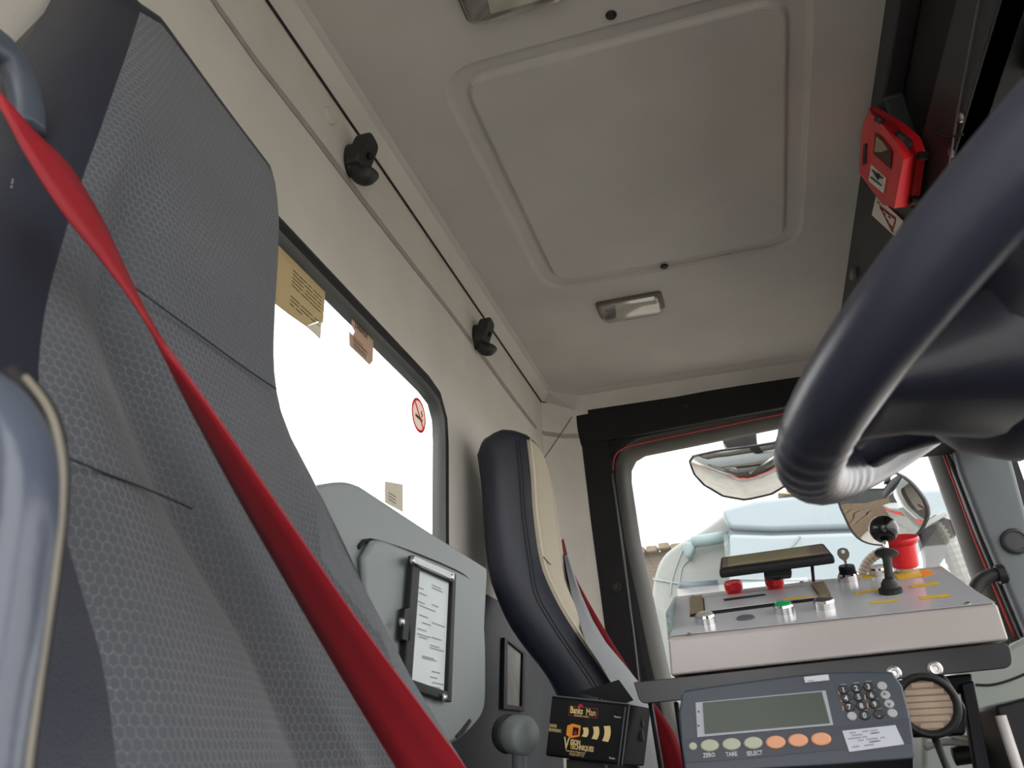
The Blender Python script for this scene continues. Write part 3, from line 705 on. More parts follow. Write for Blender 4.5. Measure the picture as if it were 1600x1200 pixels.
PX = (f3-f4).normalized(); PU = (b4-f4); PU = (PU-PX*PU.dot(PX)).normalized(); PN = PX.cross(PU)
if PN.z < 0: PN = -PN
def pn(u, v, h=0): return hit(u, v, f4+PN*h, PN)+PN*0
MB().prism([pn(u, v, .0008) for u, v in [(1049, 994), (1555, 942), (1468, 890), (1056, 936)]], PN*.0008).build('face_plate', facem, cb)
def knob(name, u, v, prof, m_, seg=22, par=cb): return MB().lathe(pn(u, v, .0015), PN, prof, seg).build(name, m_, par, smooth=False)
# edge corner bracket, screws
for u, v in ((1077, 991), (1512, 943), (1083, 931), (1253, 910)): knob('screw', u, v, [(.003, 0), (.003, .0012), (.001, .0018), (0, .0018)], screwm, 10)
# recessed label holder
hold = MB().prism([pn(u, v, .0012) for u, v in [(1078, 937), (1286, 913), (1300, 936), (1078, 965)]], PN*.001).build('label_holder', blackm, cb)
MB().prism([pn(u, v, .003) for u, v in [(1100, 935), (1268, 916), (1280, 933), (1102, 956)]], PN*.0012).build('label_plate', facem, hold)
MB().prism([pn(u, v, .0046) for u, v in [(1130, 936), (1194, 928), (1197, 930), (1132, 939)]], PN*.0004).build('slot', rubber, hold)
MB().prism([pn(u, v, .0046) for u, v in [(1222, 936), (1268, 930), (1271, 932), (1224, 939)]], PN*.0003).build('yellow_label', mat('yellow_print', (205, 170, 60), .6), hold)
wood = mat('brown_clip', (120, 105, 80), .5, var=.2, vscale=60)
for q in ([(1078, 937), (1098, 934), (1100, 955), (1079, 960)], [(1268, 916), (1288, 913), (1298, 931), (1281, 933)]):
    MB().prism([pn(u, v, .003) for u, v in q], PN*.004).build('end_clip', wood, hold)
# buttons
bz = [(.0125, 0), (.0125, .008), (.0115, .0105), (.0095, .0105)]
def pushbutton(u, v, top, nm):
    b = knob('push_button', u, v, bz+[(0, .0100)], chrome); b['label'] = nm
    MB().lathe(pn(u, v, .0015)+PN*.0102, PN, [(.0098, 0), (.0098, .0012), (.0085, .0022), (0, .0026)], 20).build('button_cap', top, b, smooth=False)
pushbutton(1103, 973, mat('cap_grey', (150, 148, 140), .3), 'chrome push button at the left front corner')
pushbutton(1226, 957, mat('cap_green', (10, 150, 90), .35), 'chrome push button with a green cap')
pushbutton(1289, 950, mat('cap_dark', (62, 58, 54), .3), 'chrome push button with a dark cap')
pushbutton(1374, 898, mat('cap_white', (200, 196, 188), .4), 'pale push button behind the joystick')
knob('blanking_plug', 1165, 966, [(.011, 0), (.011, .0012), (.0095, .0022), (0, .0022)], mat('plug_grey', (88, 92, 98), .5))
redcap = mat('cap_red', (205, 28, 40), .35)
for u, v in ((1148, 926), (1212, 919)): knob('red_button', u, v, [(.0105, 0), (.0105, .004), (.012, .005), (.0125, .013), (.011, .0155), (.009, .0148), (0, .0148)], redcap)
es = knob('emergency_stop', 1417, 893, [(.0145, 0), (.0145, .007)], chrome)
es['label'] = 'tall red mushroom stop button'
MB().lathe(pn(1417, 893, .0015)+PN*.006, PN, [(.014, 0), (.0165, .002), (.0175, .030), (.0215, .034), (.0225, .037), (.021, .0395), (.015, .0385), (0, .0385)], 26).build('mushroom_cap', redcap, es, smooth=False)
# yellow lettering blocks
yl = mat('yellow_legend', (214, 176, 50), .6)
for q in ([(1334, 925), (1372, 920), (1374, 923), (1336, 928)], [(1358, 941), (1402, 936), (1405, 939), (1360, 944)], [(1420, 915), (1466, 909), (1469, 913), (1424, 918)], [(1436, 933), (1482, 928), (1486, 932), (1440, 937)],
          [(1346, 899), (1362, 897), (1364, 903), (1348, 906)], [(1396, 897), (1452, 890), (1460, 899), (1404, 906)]):
    MB().prism([pn(u, v, .0019) for u, v in q], PN*.0003).build('yellow_legend', yl, cb)
MB().prism([pn(u, v, .0019) for u, v in [(1437, 893), (1447, 890), (1458, 897), (1444, 902)]], PN*.0004).build('orange_legend', mat('orange_legend', (228, 140, 40), .6), cb)
# key switch and key
ks = knob('key_switch', 1327, 907, [(.0125, 0), (.0125, .009), (.0105, .011), (.0105, .018), (.0095, .020), (0, .020)], blackm)
knob('key_collar', 1327, 907, [(.0135, 0), (.0135, .008), (.012, .010), (.0112, .010)], chrome, 22, ks)
key = thing('key', 'small steel key standing in the key switch of the control box', 'key', tuple(pn(1327, 907)+PN*.021))
kc = pn(1327, 907)+PN*.0205; kr = Vector((1, 0, 0)); ku = Vector((0, .25, 1)).normalized()
bow = [kc+kr*x*.001+ku*z*.001 for x, z in [(-1.5, 0), (1.5, 0), (2, 7), (6, 11), (8, 17), (6.5, 23), (2, 25.5), (-2, 25.5), (-6.5, 23), (-8, 17), (-6, 11), (-2, 7)]]
kb_ = MB().prism(bow, (0, .0022, 0)).build('bow', mat('key_nickel', (165, 160, 150), .3, .9), key, bevel=.0004)
MB().lathe(kc+ku*.0195+Vector((0, -.0004, 0)), (0, -1, 0), [(.0024, 0), (.0024, .0004), (0, .0005)], 14).build('key_hole', mat('hole_white', (210, 220, 220), .5), kb_, smooth=False)
# joystick
js = knob('joystick', 1392, 926, [(.0135, 0), (.0135, .005), (.0100, .007), (.0090, .012), (.007, .015), (.0055, .017), (0, .017)], rubber)
js['label'] = 'black ball-topped joystick lever'
jb = pn(1392, 926, .002); jt = at(1381, 829, 'Y', jb.y+.02)
jd = (jt-jb).normalized(); jl = (jt-jb).length
MB().lathe(jb, jd, [(.0055, jl*.14), (.0050, jl*.35), (.0055, jl*.52), (.007, jl*.57), (.0135, jl*.61), (.014, jl*.63), (.005, jl*.635)], 20).build('boot', rubber, js, smooth=True)
MB().tube([jb+jd*jl*.58, jt], .0035, 10).build('rod', chrome, js, smooth=True)
mb = MB(); R_ = .0175
mb.lathe(jt-jd*R_*.9, jd, [(R_*math.sin(math.pi*k/14), R_*(1-math.cos(math.pi*k/14))) for k in range(15)], 24).build('ball', mat('gloss_black', (14, 14, 16), .18), js, smooth=True)
# side flange of the box
MB().prism([at(1040, 958, 'Y', YC+.03), at(1052, 935, 'Y', YC+.17), at(1054, 1000, 'Y', YC+.03), at(1044, 1000, 'Y', YC+.03)], (.003, 0, 0)).build('side_flange', mat('flange_speckle', (120, 140, 138), .5, var=.4, vscale=300), cb)

# small monitor on its foot, standing on the box
mo = thing('monitor', 'small black flat screen tilted back on a foot above the control box', 'monitor', tuple(pn(1214, 912)))
s1_, s2_ = at(1123, 891, 'Y', 1.06), at(1303, 867, 'Y', 1.06)
s4_, s3_ = at(1115, 872, 'Y', 1.135), at(1282, 849, 'Y', 1.135)
s3_.x = s2_.x-.002; s4_.x = s1_.x+.002
mn = (s2_-s1_).cross(s4_-s1_).normalized()
if mn.y > 0 and mn.z < 0: mn = -mn
if mn.z < 0: mn = -mn
MB().prism([s1_, s2_, s3_, s4_], -mn*.011).build('housing', blackp, mo, bevel=.003)
def mq(a, b, h=0): return s1_.lerp(s2_, a).lerp(s4_.lerp(s3_, a), b)+mn*h
MB().prism([mq(a, b, .0006) for a, b in ((.03, .12), (.97, .12), (.97, .92), (.03, .92))], mn*.0004).build('bezel', mat('bezel_brown', (120, 102, 90), .15, coat=.5), mo)
MB().prism([mq(a, b, .0013) for a, b in ((.08, .18), (.82, .18), (.82, .86), (.08, .86))], mn*.0004).build('screen', mat('reflection_tan_screen', (160, 152, 122), .08, coat=.6), mo)  # tan reflection put into the colours of screen and bezel
ft = (mq(.5, .25, -.014)+mq(.5, .4, -.014))/2
MB().prism([ft+Vector((x, y, 0)) for x, y in ((-.016, -.012), (.018, -.012), (.018, .02), (-.016, .02))], (0, 0, -.010)).build('foot', blackp, mo, bevel=.003)
MB().tube([ft+Vector((0, .004, -.008)), Vector((ft.x, ft.y+.03, pn(1214, 912).z+.012))], .006, 10).build('stalk', blackp, mo, smooth=True)
MB().tube([mq(.83, .5, -.013), pn(1271, 907, .001)], .0022, 8).build('cable', blackp, mo, smooth=True)

# weighing indicator
wi_ = thing('weighing_indicator', 'dark blue-grey weighing indicator with blank green display and number keypad', 'indicator', tuple(W(.02, .88, -.05)))
YI = .85
In = Vector((0, -1, .12)).normalized(); I0 = at(1240, 1120, 'Y', YI)
def ip(u, v, h=0): return hit(u, v, I0+In*h, In)
def ipx(l, h=0): return [ip(u, v, h) for u, v in l]
casem = mat('case_slate', (58, 66, 78), .45, bump=.08)
case = catmull(ipx([(1064, 1092), (1066, 1082), (1080, 1077), (1150, 1067), (1280, 1051), (1380, 1049), (1396, 1052)]), 3)[:-1]+ipx([(1396, 1052), (1410, 1072), (1420, 1110), (1427, 1150), (1430, 1178)])+ipx([(1428, 1186), (1300, 1196), (1160, 1204), (1070, 1208), (1064, 1160), (1060, 1115)])
MB().prism(case, (0, .06, 0)).build('case', casem, wi_, bevel=.004, bseg=3)
MB().prism(ipx([(1065, 1155), (1300, 1136), (1420, 1122), (1424, 1160), (1180, 1184), (1072, 1192)], .0004), In*.0006).build('lower_fascia', mat('case_slate_dark', (48, 55, 67), .45), wi_)
MB().prism(ipx([(1087, 1098), (1290, 1079), (1302, 1133), (1090, 1152)], .0006), In*.001).build('display_surround', mat('bezel_silver', (165, 170, 180), .4), wi_)
MB().prism(ipx([(1098, 1098), (1284, 1081), (1297, 1130), (1101, 1147)], .0018), In*.0006).build('display', mat('lcd_green', (56, 66, 56), .4), wi_)
for v in (1112, 1134): MB().prism(ipx([(1090, v-1), (1093, v-1), (1093, v+1), (1090, v+1)], .0018), In*.0003).build('tick_mark', darkline, wi_)
MB().prism(ipx([(1256, 1058), (1294, 1054), (1296, 1063), (1258, 1067)], .0006), In*.001).build('name_plate', mat('plate_white', (205, 208, 215), .5), wi_)
for a, b in ((1262, 1272), (1284, 1290)): MB().prism(ipx([(a, 1063.5), (b, 1062.5), (b, 1064), (a, 1065)], .0018), In*.0002).build('name_print', inkm, wi_)
Ir = (ip(1300, 1150)-ip(1100, 1167)).normalized(); Iu = (Ir.cross(In)*-1).normalized()
if Iu.z < 0: Iu = -Iu
def pill(u, v, rx, ry, h, m_, name, base=.0012):
    c = ip(u, v, base); sx = rx*YI*1.0/F*1.08; sy = ry*YI/F*1.08
    lo_ = [[c+Ir*math.cos(t)*sx*k+Iu*math.sin(t)*sy*k+In*hh for t in [2*math.pi*i/20 for i in range(20)]] for k, hh in ((1, 0), (1, h*.6), (.85, h), (.01, h*1.05))]
    return MB().loft(lo_).build(name, m_, wi_, smooth=False)
bg_ = mat('key_sage', (178, 182, 160), .5); bo_ = mat('key_orange', (226, 160, 122), .5)
pill(1083, 1166, 5, 4.6, .001, bg_, 'status_lamp')
for u, v in ((1109, 1165), (1143, 1163), (1177, 1161)): pill(u, v, 11.5, 7.2, .002, bg_, 'button')
for u, v in ((1212, 1160), (1247, 1157), (1283, 1155)): pill(u, v, 12, 7.6, .002, bo_, 'button')
whitep = mat('white_print', (205, 208, 212), .6)
for s_, u, v in (('ZERO', 1108, 1180), ('TARE', 1143, 1178.5), ('SELECT', 1179, 1177)):
    text('lettering', s_, .0052, ip(u, v, .0016), Ir, Iu, whitep, wi_, 'CENTER', sx=.85, bold=.00008)
kblk = mat('key_black', (26, 27, 30), .4); ksil = mat('key_silver', (170, 172, 175), .4); dk = mat('ink_black', (30, 30, 32), .7)
keys = [('1', 1318, 1078), ('2', 1338, 1075.5), ('3', 1357, 1073), ('4', 1322, 1091), ('5', 1342, 1089), ('6', 1362, 1086.5), ('7', 1327, 1105), ('8', 1346, 1103), ('9', 1367, 1100.5), ('0', 1351, 1118), ('.', 1373, 1116)]
for s_, u, v in keys:
    pill(u, v, 6.6, 5.6, .0016, kblk, 'key', .0004)
    text('key_digit', s_, .0062, ip(u, v, .0024), Ir, Iu, whitep, wi_, 'CENTER', bold=.0001)
    MB().prism(ipx([(u-5, v-8.6), (u+4, v-9.4), (u+4, v-8.2), (u-5, v-7.4)], .0008), In*.0002).build('key_legend', inkm, wi_)
for s_, u, v in (('', 1331, 1119), ('', 1378, 1072), ('<', 1383, 1086), ('>', 1389, 1100), ('', 1394, 1114.5)):
    pill(u, v, 5.8, 5.2, .0016, ksil, 'key', .0004)
    if s_: text('key_arrow', '^' if s_ == '<' else 'v', .0062, ip(u, v, .0024), Ir, Iu, dk, wi_, 'CENTER')
for u, v in ((1310, 1081), (1314, 1094), (1317, 1107), (1333, 1104), (1351, 1090), (1355, 1103)):
    MB().prism(ipx([(u-1, v-4), (u+1, v-4), (u+2, v+3), (u, v+3)], .0008), In*.0002).build('key_mark', bo_, wi_)
MB().prism(ipx([(1316, 1142), (1399, 1133), (1413, 1163), (1327, 1175)], .0012), In*.0005).build('rating_label', mat('label_white', (196, 200, 212), .5), wi_)
rs = random.Random(9); mb = MB()
for k in range(16):
    a = rs.uniform(.05, .7); b = .1+.8*(k % 6)/6; w = rs.uniform(.08, .22)
    A_, B_, C_, D_ = ipx([(1316, 1142), (1399, 1133), (1413, 1163), (1327, 1175)], .0019)
    f_ = lambda s, t: A_.lerp(B_, s).lerp(D_.lerp(C_, s), t)
    mb.add([f_(a, b), f_(a+w, b), f_(a+w, b+.07), f_(a, b+.07)], [(0, 1, 2, 3)])
mb.build('label_print', inkm, wi_, kind='stuff')

# round lens beside the indicator; tan stripes and face paint its reflection
rl = thing('round_unit', 'round black-rimmed lens with painted tan striped reflection right of the weighing indicator', 'speaker', tuple(at(1450, 1150, 'Y', .96)))
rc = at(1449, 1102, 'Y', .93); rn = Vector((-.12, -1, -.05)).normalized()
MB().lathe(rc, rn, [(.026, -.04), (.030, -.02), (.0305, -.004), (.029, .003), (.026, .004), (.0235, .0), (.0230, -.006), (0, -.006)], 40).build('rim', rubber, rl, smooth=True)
re = Vector((0, 0, 1)).cross(rn).normalized(); ru = rn.cross(re)
if ru.z < 0: ru = -ru
tanm = mat('tan_reflection', (205, 184, 162), .45, var=.08, vscale=60)
MB().lathe(rc, rn, [(.0228, -.0058), (.0228, -.0045), (0, -.0045)], 36).build('face', mat('tan_reflection_base', (150, 128, 108), .5), rl, smooth=False)
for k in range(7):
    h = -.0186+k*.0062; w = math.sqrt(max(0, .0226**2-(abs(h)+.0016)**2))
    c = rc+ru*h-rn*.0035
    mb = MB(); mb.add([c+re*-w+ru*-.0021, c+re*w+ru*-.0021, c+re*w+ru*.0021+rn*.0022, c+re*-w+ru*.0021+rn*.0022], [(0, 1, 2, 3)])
    o = mb.build('reflection_stripe', tanm, rl); s_ = o.modifiers.new('solid', 'SOLIDIFY'); s_.thickness = .0008
MB().tube([rc+ru*-.027-rn*.015, rc+ru*-.09-rn*.012+re*.01], .0035, 10).build('stalk', rubber, rl, smooth=True)
MB().prism([rc+re*x+ru*z-rn*.03 for x, z in ((-.010, .028), (.024, .028), (.036, -.006), (.029, -.030), (-.022, -.030))], -rn*.012).build('mount_plate', blackm, rl, bevel=.004)

# reversing alarm box
ra = thing('reversing_alarm_box', 'small black box with orange and cream printed front and open flap', 'alarm box', tuple(at(915, 1200, 'Y', 1.05)))
def ap_(u, v, y=1.02): return at(u, v, 'Y', y)
A0, A1, A2, A3 = ap_(862, 1087), ap_(984, 1100, 1.0), ap_(972, 1196, 1.0), ap_(852, 1181)
an = (A1-A0).cross(A3-A0).normalized()
if an.y > 0: an = -an
def aq(a, b, h=0): return A0.lerp(A1, a).lerp(A3.lerp(A2, a), b)+an*h
abl = mat('box_black', (12, 12, 15), .5, spec=.2)
MB().prism([A0, A1, A2, A3], -an*.075).build('case', abl, ra, bevel=.002)
for nm, q in (('edge_bead', ((0, 0), (1, 0))), ('edge_bead', ((.955, .06), (.955, 1))), ('edge_bead', ((1, 0), (1, 1)))):
    MB().tube([aq(*q[0], .0005), aq(*q[1], .0005)], .0008, 6).build(nm, greyd, ra)
MB().prism([aq(a, b, .0006) for a, b in ((.02, .05), (.94, .05), (.94, .97), (.02, .97))], an*.0005).build('front_label', mat('label_black', (12, 12, 14), .3), ra)
ar_ = (A1-A0).normalized(); au = (A0-A3).normalized(); Wd = (A1-A0).length; Hd = (A3-A0).length
crm = mat('cream_print', (232, 205, 140), .6); rdp = mat('red_print', (170, 35, 45), .6); orp = mat('orange_print', (240, 150, 45), .6)
def ft_(s, a, b, size, m_=crm, al='LEFT', sx=1, bold=0): text('lettering', s, size, aq(a, b, .0014), ar_, au, m_, ra, al, sx=sx, bold=bold)
ft_('Banks', .270, .205, .0108, crm, sx=.66, bold=.0002); ft_('Man', .475, .212, .0108, crm, sx=.70)
ft_('INTELLIGENT RADAR', .33, .288, .0026, crm, sx=.75)
mb = MB()
def fr_(a0, b0, a1, b1, w=.006):
    o_ = [aq(a, b, .0013) for a, b in ((a0, b0), (a1, b0), (a1, b1), (a0, b1))]; i_ = [aq(a, b, .0013) for a, b in ((a0+w, b0+w*1.3), (a1-w, b0+w*1.3), (a1-w, b1-w*1.3), (a0+w, b1-w*1.3))]
    mb.quadgrid([o_, i_], True)
fr_(.255, .135, .625, .30); mb.build('logo_border', rdp, ra)
MB().add([aq(.40+.035*math.cos(t), .14-.055*math.sin(t), .0014) for t in [math.pi*k/8 for k in range(9)]], [tuple(range(9))]).build('logo_dome', rdp, ra)
ft_('SAFER', .02, .50, .0054, crm, sx=.68); ft_('REVERSING', .02, .57, .0052, crm, sx=.62)
MB().add([aq(a, b, .0014) for a, b in ((.255, .47), (.32, .425), (.43, .445), (.43, .62), (.32, .665), (.255, .62))], [(0, 1, 2, 3, 4, 5)]).build('logo_cube', orp, ra)
MB().add([aq(a, b, .0018) for a, b in ((.335, .48), (.41, .485), (.41, .60), (.335, .62))], [(0, 1, 2, 3)]).build('logo_window', mat('label_black', (12, 12, 14)), ra)
MB().add([aq(a, b, .0021) for a, b in ((.345, .60), (.40, .595), (.375, .52))], [(0, 1, 2)]).build('logo_triangle', rdp, ra)
for i, (a0, h) in enumerate(((.455, .115), (.585, .155), (.72, .19))):
    L_, R_ = [], []
    for k in range(7):
        t = -1+2*k/6; bow_ = .02*(1-t*t)
        L_.append(aq(a0+bow_, .545-i*.008+t*h*.62, .0014)); R_.append(aq(a0+.065+.012*i*.5+bow_, .540-i*.008+t*h*.70, .0014))
    MB().quadgrid([L_, R_]).build('logo_wave', crm, ra)
ft_('V', .235, .765, .0185, crm, sx=.62, bold=.0003); ft_('ISION', .32, .725, .0076, crm, sx=.66, bold=.0002); ft_('TECHNIQUES', .32, .80, .0076, crm, sx=.66, bold=.0002)
ft_('www.vision-techniques.com', .275, .872, .0028, crm, sx=.78); ft_('01254 679 717', .325, .922, .0040, crm, sx=.78)
ft_('Power', .835, .235, .0032, whitep); ft_('Radar', .835, .905, .0032, whitep)
for b in (.17, .845): MB().lathe(aq(.865, b, .001), an, [(.0028, 0), (.0028, .001), (0, .0012)], 12).build('indicator_lamp', blackp, ra, smooth=False)
MB().add([ap_(902, 1082, 1.05), ap_(967, 1062, 1.05), ap_(990, 1094, 1.05), ap_(975, 1100, 1.05)], [(0, 1, 2, 3)]).build('open_flap', abl, ra).modifiers.new('solid', 'SOLIDIFY').thickness = .0015
for v in (1128, 1150): MB().box(ap_(1000, v, 1.05), (.008, .012, .012)).build('side_connector', abl, ra, bevel=.001)
MB().prism([ap_(885, 1186, 1.06), ap_(945, 1196, 1.06), ap_(945, 1330, 1.06), ap_(885, 1330, 1.06)], (0, .02, 0)).build('support_plate', darkp, ra)

# ================================================================== steering wheel
sw = thing('steering_wheel', 'large black leather-rimmed steering wheel seen from below, with creased rim cover', 'steering wheel', tuple(W(.238, .443, .273)))
SC = W(.238, .443, .273); th = .577
EX = Vector((math.cos(th), 0, math.sin(th))); EY = Vector((0, 1, 0)); ENn = EX.cross(EY); EYr = EY*math.cos(.041)+ENn*math.sin(.041); EN = EX.cross(EYr).normalized()
def swp(a, y, n): return SC+EX*a+EYr*y+EN*n
RW = .234; NW = 360
rimm = mat('rim_leather', (50, 52, 66), .32, bump=.1, bscale=700, coat=.12, spec=.4)
rimm.node_tree.nodes['Principled BSDF'].inputs['Coat Roughness'].default_value = .35
path = []; rad = []
for k in range(NW):
    t = 2*math.pi*k/NW; path.append(swp(RW*math.cos(t), RW*math.sin(t), 0))
    d = math.degrees(t)
    w = 0
    if 140 < d < 195: w = .0006*math.sin(math.radians((d-140)*80))*sstep(140, 150, d)*sstep(195, 185, d)
    rad.append(.0185+w)
MB().tube(path, rad, 22, closed=True).build('rim', rimm, sw, smooth=True)
def sup(t, e): c, s_ = math.cos(t), math.sin(t); return (abs(c)**e*(1 if c > 0 else -1), abs(s_)**e*(1 if s_ > 0 else -1))
loops = []
for n_, ac, aa, yy, e in ((.030, -.02, .07, .07, .8), (.026, -.03, .10, .09, .75), (.012, -.04, .105, .105, .75), (-.002, -.04, .120, .110, .75), (-.022, -.04, .130, .106, .75), (-.045, -.04, .128, .098, .75), (-.068, -.030, .122, .088, .8), (-.085, -.01, .10, .075, .85), (-.105, 0, .07, .065, 1), (-.22, 0, .062, .06, 1), (-.36, 0, .06, .058, 1)):
    loops.append([swp(ac+aa*sup(2*math.pi*k/40, e)[0], yy*sup(2*math.pi*k/40, e)[1], n_) for k in range(40)])
hubm = mat('hub_plastic', (36, 38, 50), .38, bump=.08, bscale=700)
MB().loft(loops[:9]).build('hub', hubm, sw, smooth=True)
MB().loft(loops[8:]).build('column', hubm, sw, smooth=True)
def spoke(pts, name):
    lp_ = []
    for (a, y, n_, w, h, dr) in pts:
        c = swp(a, y, n_); d = EX*dr[0]+EYr*dr[1]; sd = d.cross(EN).normalized()
        lp_.append([c+sd*w*math.copysign(abs(math.cos(t))**.7, math.cos(t))+EN*h*math.copysign(abs(math.sin(t))**.7, math.sin(t)) for t in [2*math.pi*k/20 for k in range(20)]])
    MB().loft(lp_).build(name, hubm, sw, smooth=True)
for ang, hw, tab in ((192, .030, ((.09, -.030, .075, .046), (.13, -.028, .060, .042), (.165, -.022, .042, .032), (.195, -.010, .033, .020), (.215, -.004, .032, .014), (.232, 0, .034, .011))),
                    (138, .034, ((.10, -.03, .045, .034), (.145, -.022, .036, .028), (.18, -.010, .028, .017), (.205, -.003, .028, .012), (.232, 0, .032, .010)))):
    cs, sn = math.cos(math.radians(ang)), math.sin(math.radians(ang))
    spoke([(r_*cs, r_*sn, n_, w_*hw/.03, h_, (cs, sn)) for r_, n_, w_, h_ in tab], 'lower_spoke')
spoke([(.05, -.08, -.01, .030, .014, (0, 1)), (.06, -.15, -.006, .022, .010, (0, 1)), (.07, -.222, 0, .026, .009, (0, 1))], 'side_spoke')
spoke([(.05, .08, -.01, .030, .014, (0, 1)), (.06, .15, -.006, .022, .010, (0, 1)), (.07, .222, 0, .026, .009, (0, 1))], 'side_spoke')
padm = mat('switch_pad_grey', (165, 168, 168), .45)
for q in [[(r_*math.cos(math.radians(d_)), r_*math.sin(math.radians(d_))) for r_, d_ in l_] for l_ in ([(.200, 202), (.204, 208), (.204, 215), (.165, 215), (.158, 205), (.168, 200)], [(.204, 217), (.204, 226), (.200, 236), (.175, 236), (.165, 226), (.165, 217)])]:
    MB().prism([swp(a, y, -.004) for a, y in q], EN*.016).build('switch_pad', padm, sw, bevel=.004)
# ================================================================== things on walls and ceiling
# coat hooks
hk = thing('coat_hook', 'black coat hook nearer the driver seat, below the roof seam', 'coat hook', tuple(at(545, 262, 'X', XR)), 'coat hooks on the rear wall')
hb = Vector(hk.location)
def hq(dx, dy, dz): return hb+Vector((dx, dy, dz))
hookm = mat('hook_black', (34, 35, 34), .5, bump=.1)
MB().loft([[hq(x, y*k, zc_+z*k) for y, z in [(math.cos(t)*.017, math.sin(t)*.028) for t in [2*math.pi*i/24 for i in range(24)]]] for x, k, zc_ in ((0, 1, .012), (.006, 1, .012), (.012, .9, .012), (.02, .72, .014))]).build('base', hookm, hk, smooth=True)
pl = round_poly([hq(.024, -.020, -.008), hq(.024, .018, -.008), hq(.040, .020, .044), hq(.040, -.014, .050)], .012, 4)
MB().prism(pl, (-.024, 0, 0)).build('plate', hookm, hk, bevel=.004, bseg=3)
MB().lathe(hq(.0318, .002, .014), (1, 0, -.3), [(.0055, 0), (.0055, .0025), (0, .003)], 16).build('screw_hole', mat('hole_black', (4, 4, 4), .9), hk, smooth=False)
MB().tube(catmull([hq(.012, .002, -.004), hq(.020, .003, -.018), hq(.030, .004, -.020), hq(.036, .005, -.012)], 6), [.0135]*13+[.013]*4+[.012, .009], 14).build('peg', hookm, hk, smooth=True)
p2 = at(742, 535, 'X', XR)
h2 = copy_tree(hk, p2-hb); h2['label'] = 'black coat hook farther away, towards the passenger seat'

# ceiling lamps
lm = thing('ceiling_lamp', 'clear-lensed ceiling lamp below the roof hatch near the door', 'lamp', tuple(at(985, 477, 'Z', HC)), 'interior ceiling lamps')
lq = [at(u, v, 'Z', HC-.002) for u, v in ((929, 470), (1033, 449), (1044, 484), (945, 504))]
lc = Vector(lm.location)
lx0, lx1 = lc.x-.068, lc.x+.068; ly0, ly1 = lc.y-.036, lc.y+.034
def lr(i, z, r=.012): return round_poly([Vector((x, y, lc.z+z)) for x, y in ((lx0+i, ly0+i), (lx1-i, ly0+i), (lx1-i, ly1-i), (lx0+i, ly1-i))], r, 4)
MB().loft([lr(-.004, .002), lr(-.004, -.003), lr(-.001, -.005)]).build('base_frame', mat('lamp_base', (90, 80, 72), .5), lm, smooth=False)
lens = bpy.data.materials.new('clear_lens'); lens.use_nodes = True; nt = lens.node_tree; nt.nodes.clear()
o_ = nt.nodes.new('ShaderNodeOutputMaterial'); m1 = nt.nodes.new('ShaderNodeMixShader'); m2 = nt.nodes.new('ShaderNodeMixShader')
tr = nt.nodes.new('ShaderNodeBsdfTransparent'); gl = nt.nodes.new('ShaderNodeBsdfGlossy'); df_ = nt.nodes.new('ShaderNodeBsdfTranslucent')
gl.inputs['Roughness'].default_value = .12; df_.inputs[0].default_value = (.8, .8, .76, 1); m1.inputs[0].default_value = .35; m2.inputs[0].default_value = .2
nt.links.new(tr.outputs[0], m1.inputs[1]); nt.links.new(df_.outputs[0], m1.inputs[2]); nt.links.new(m1.outputs[0], m2.inputs[1]); nt.links.new(gl.outputs[0], m2.inputs[2]); nt.links.new(m2.outputs[0], o_.inputs[0])
mb = MB(); ls = [lr(0, -.004), lr(.001, -.014, .014), lr(.005, -.020, .016), lr(.010, -.022, .014)]; mb.quadgrid(ls, True); k = len(ls[0]); mb.f.append(tuple(range(len(mb.v)-k, len(mb.v))))
mb.build('lens', lens, lm, smooth=True)
gr = mat('lamp_grille', (120, 112, 102), .5)
gm = gr.node_tree; ck = gm.nodes.new('ShaderNodeTexChecker'); ck.inputs['Scale'].default_value = 420; tcx = gm.nodes.new('ShaderNodeTexCoord')
ck.inputs[1].default_value = srgb(70, 62, 55); ck.inputs[2].default_value = srgb(140, 132, 122); gm.links.new(tcx.outputs['Object'], ck.inputs['Vector']); gm.links.new(ck.outputs['Color'], gm.nodes['Principled BSDF'].inputs['Base Color'])
MB().prism([Vector((x, y, lc.z-.006)) for x, y in ((lx0+.006, ly0+.005), (lx0+.036, ly0+.005), (lx0+.028, ly1-.005), (lx0+.006, ly1-.005))], (0, 0, -.004)).build('grille', gr, lm)
MB().prism([Vector((x, y, lc.z-.006)) for x, y in ((lx0+.038, ly0+.010), (lx1-.006, ly0+.010), (lx1-.006, ly1-.010), (lx0+.031, ly1-.010))], (0, 0, -.006)).build('diffuser', mat('cream_diffuser', (206, 204, 186), .4), lm)
MB().prism([Vector((x, y, lc.z-.006)) for x, y in ((lx0+.034, ly0+.005), (lx1-.006, ly0+.005), (lx1-.006, ly0+.010), (lx0+.034, ly0+.010))], (0, 0, -.003)).build('side_strip', gr, lm)
p2 = at(800, -24, 'Z', HC)
l2 = copy_tree(lm, p2-lc); l2['label'] = 'clear-lensed ceiling lamp cut off by the top edge of the picture'

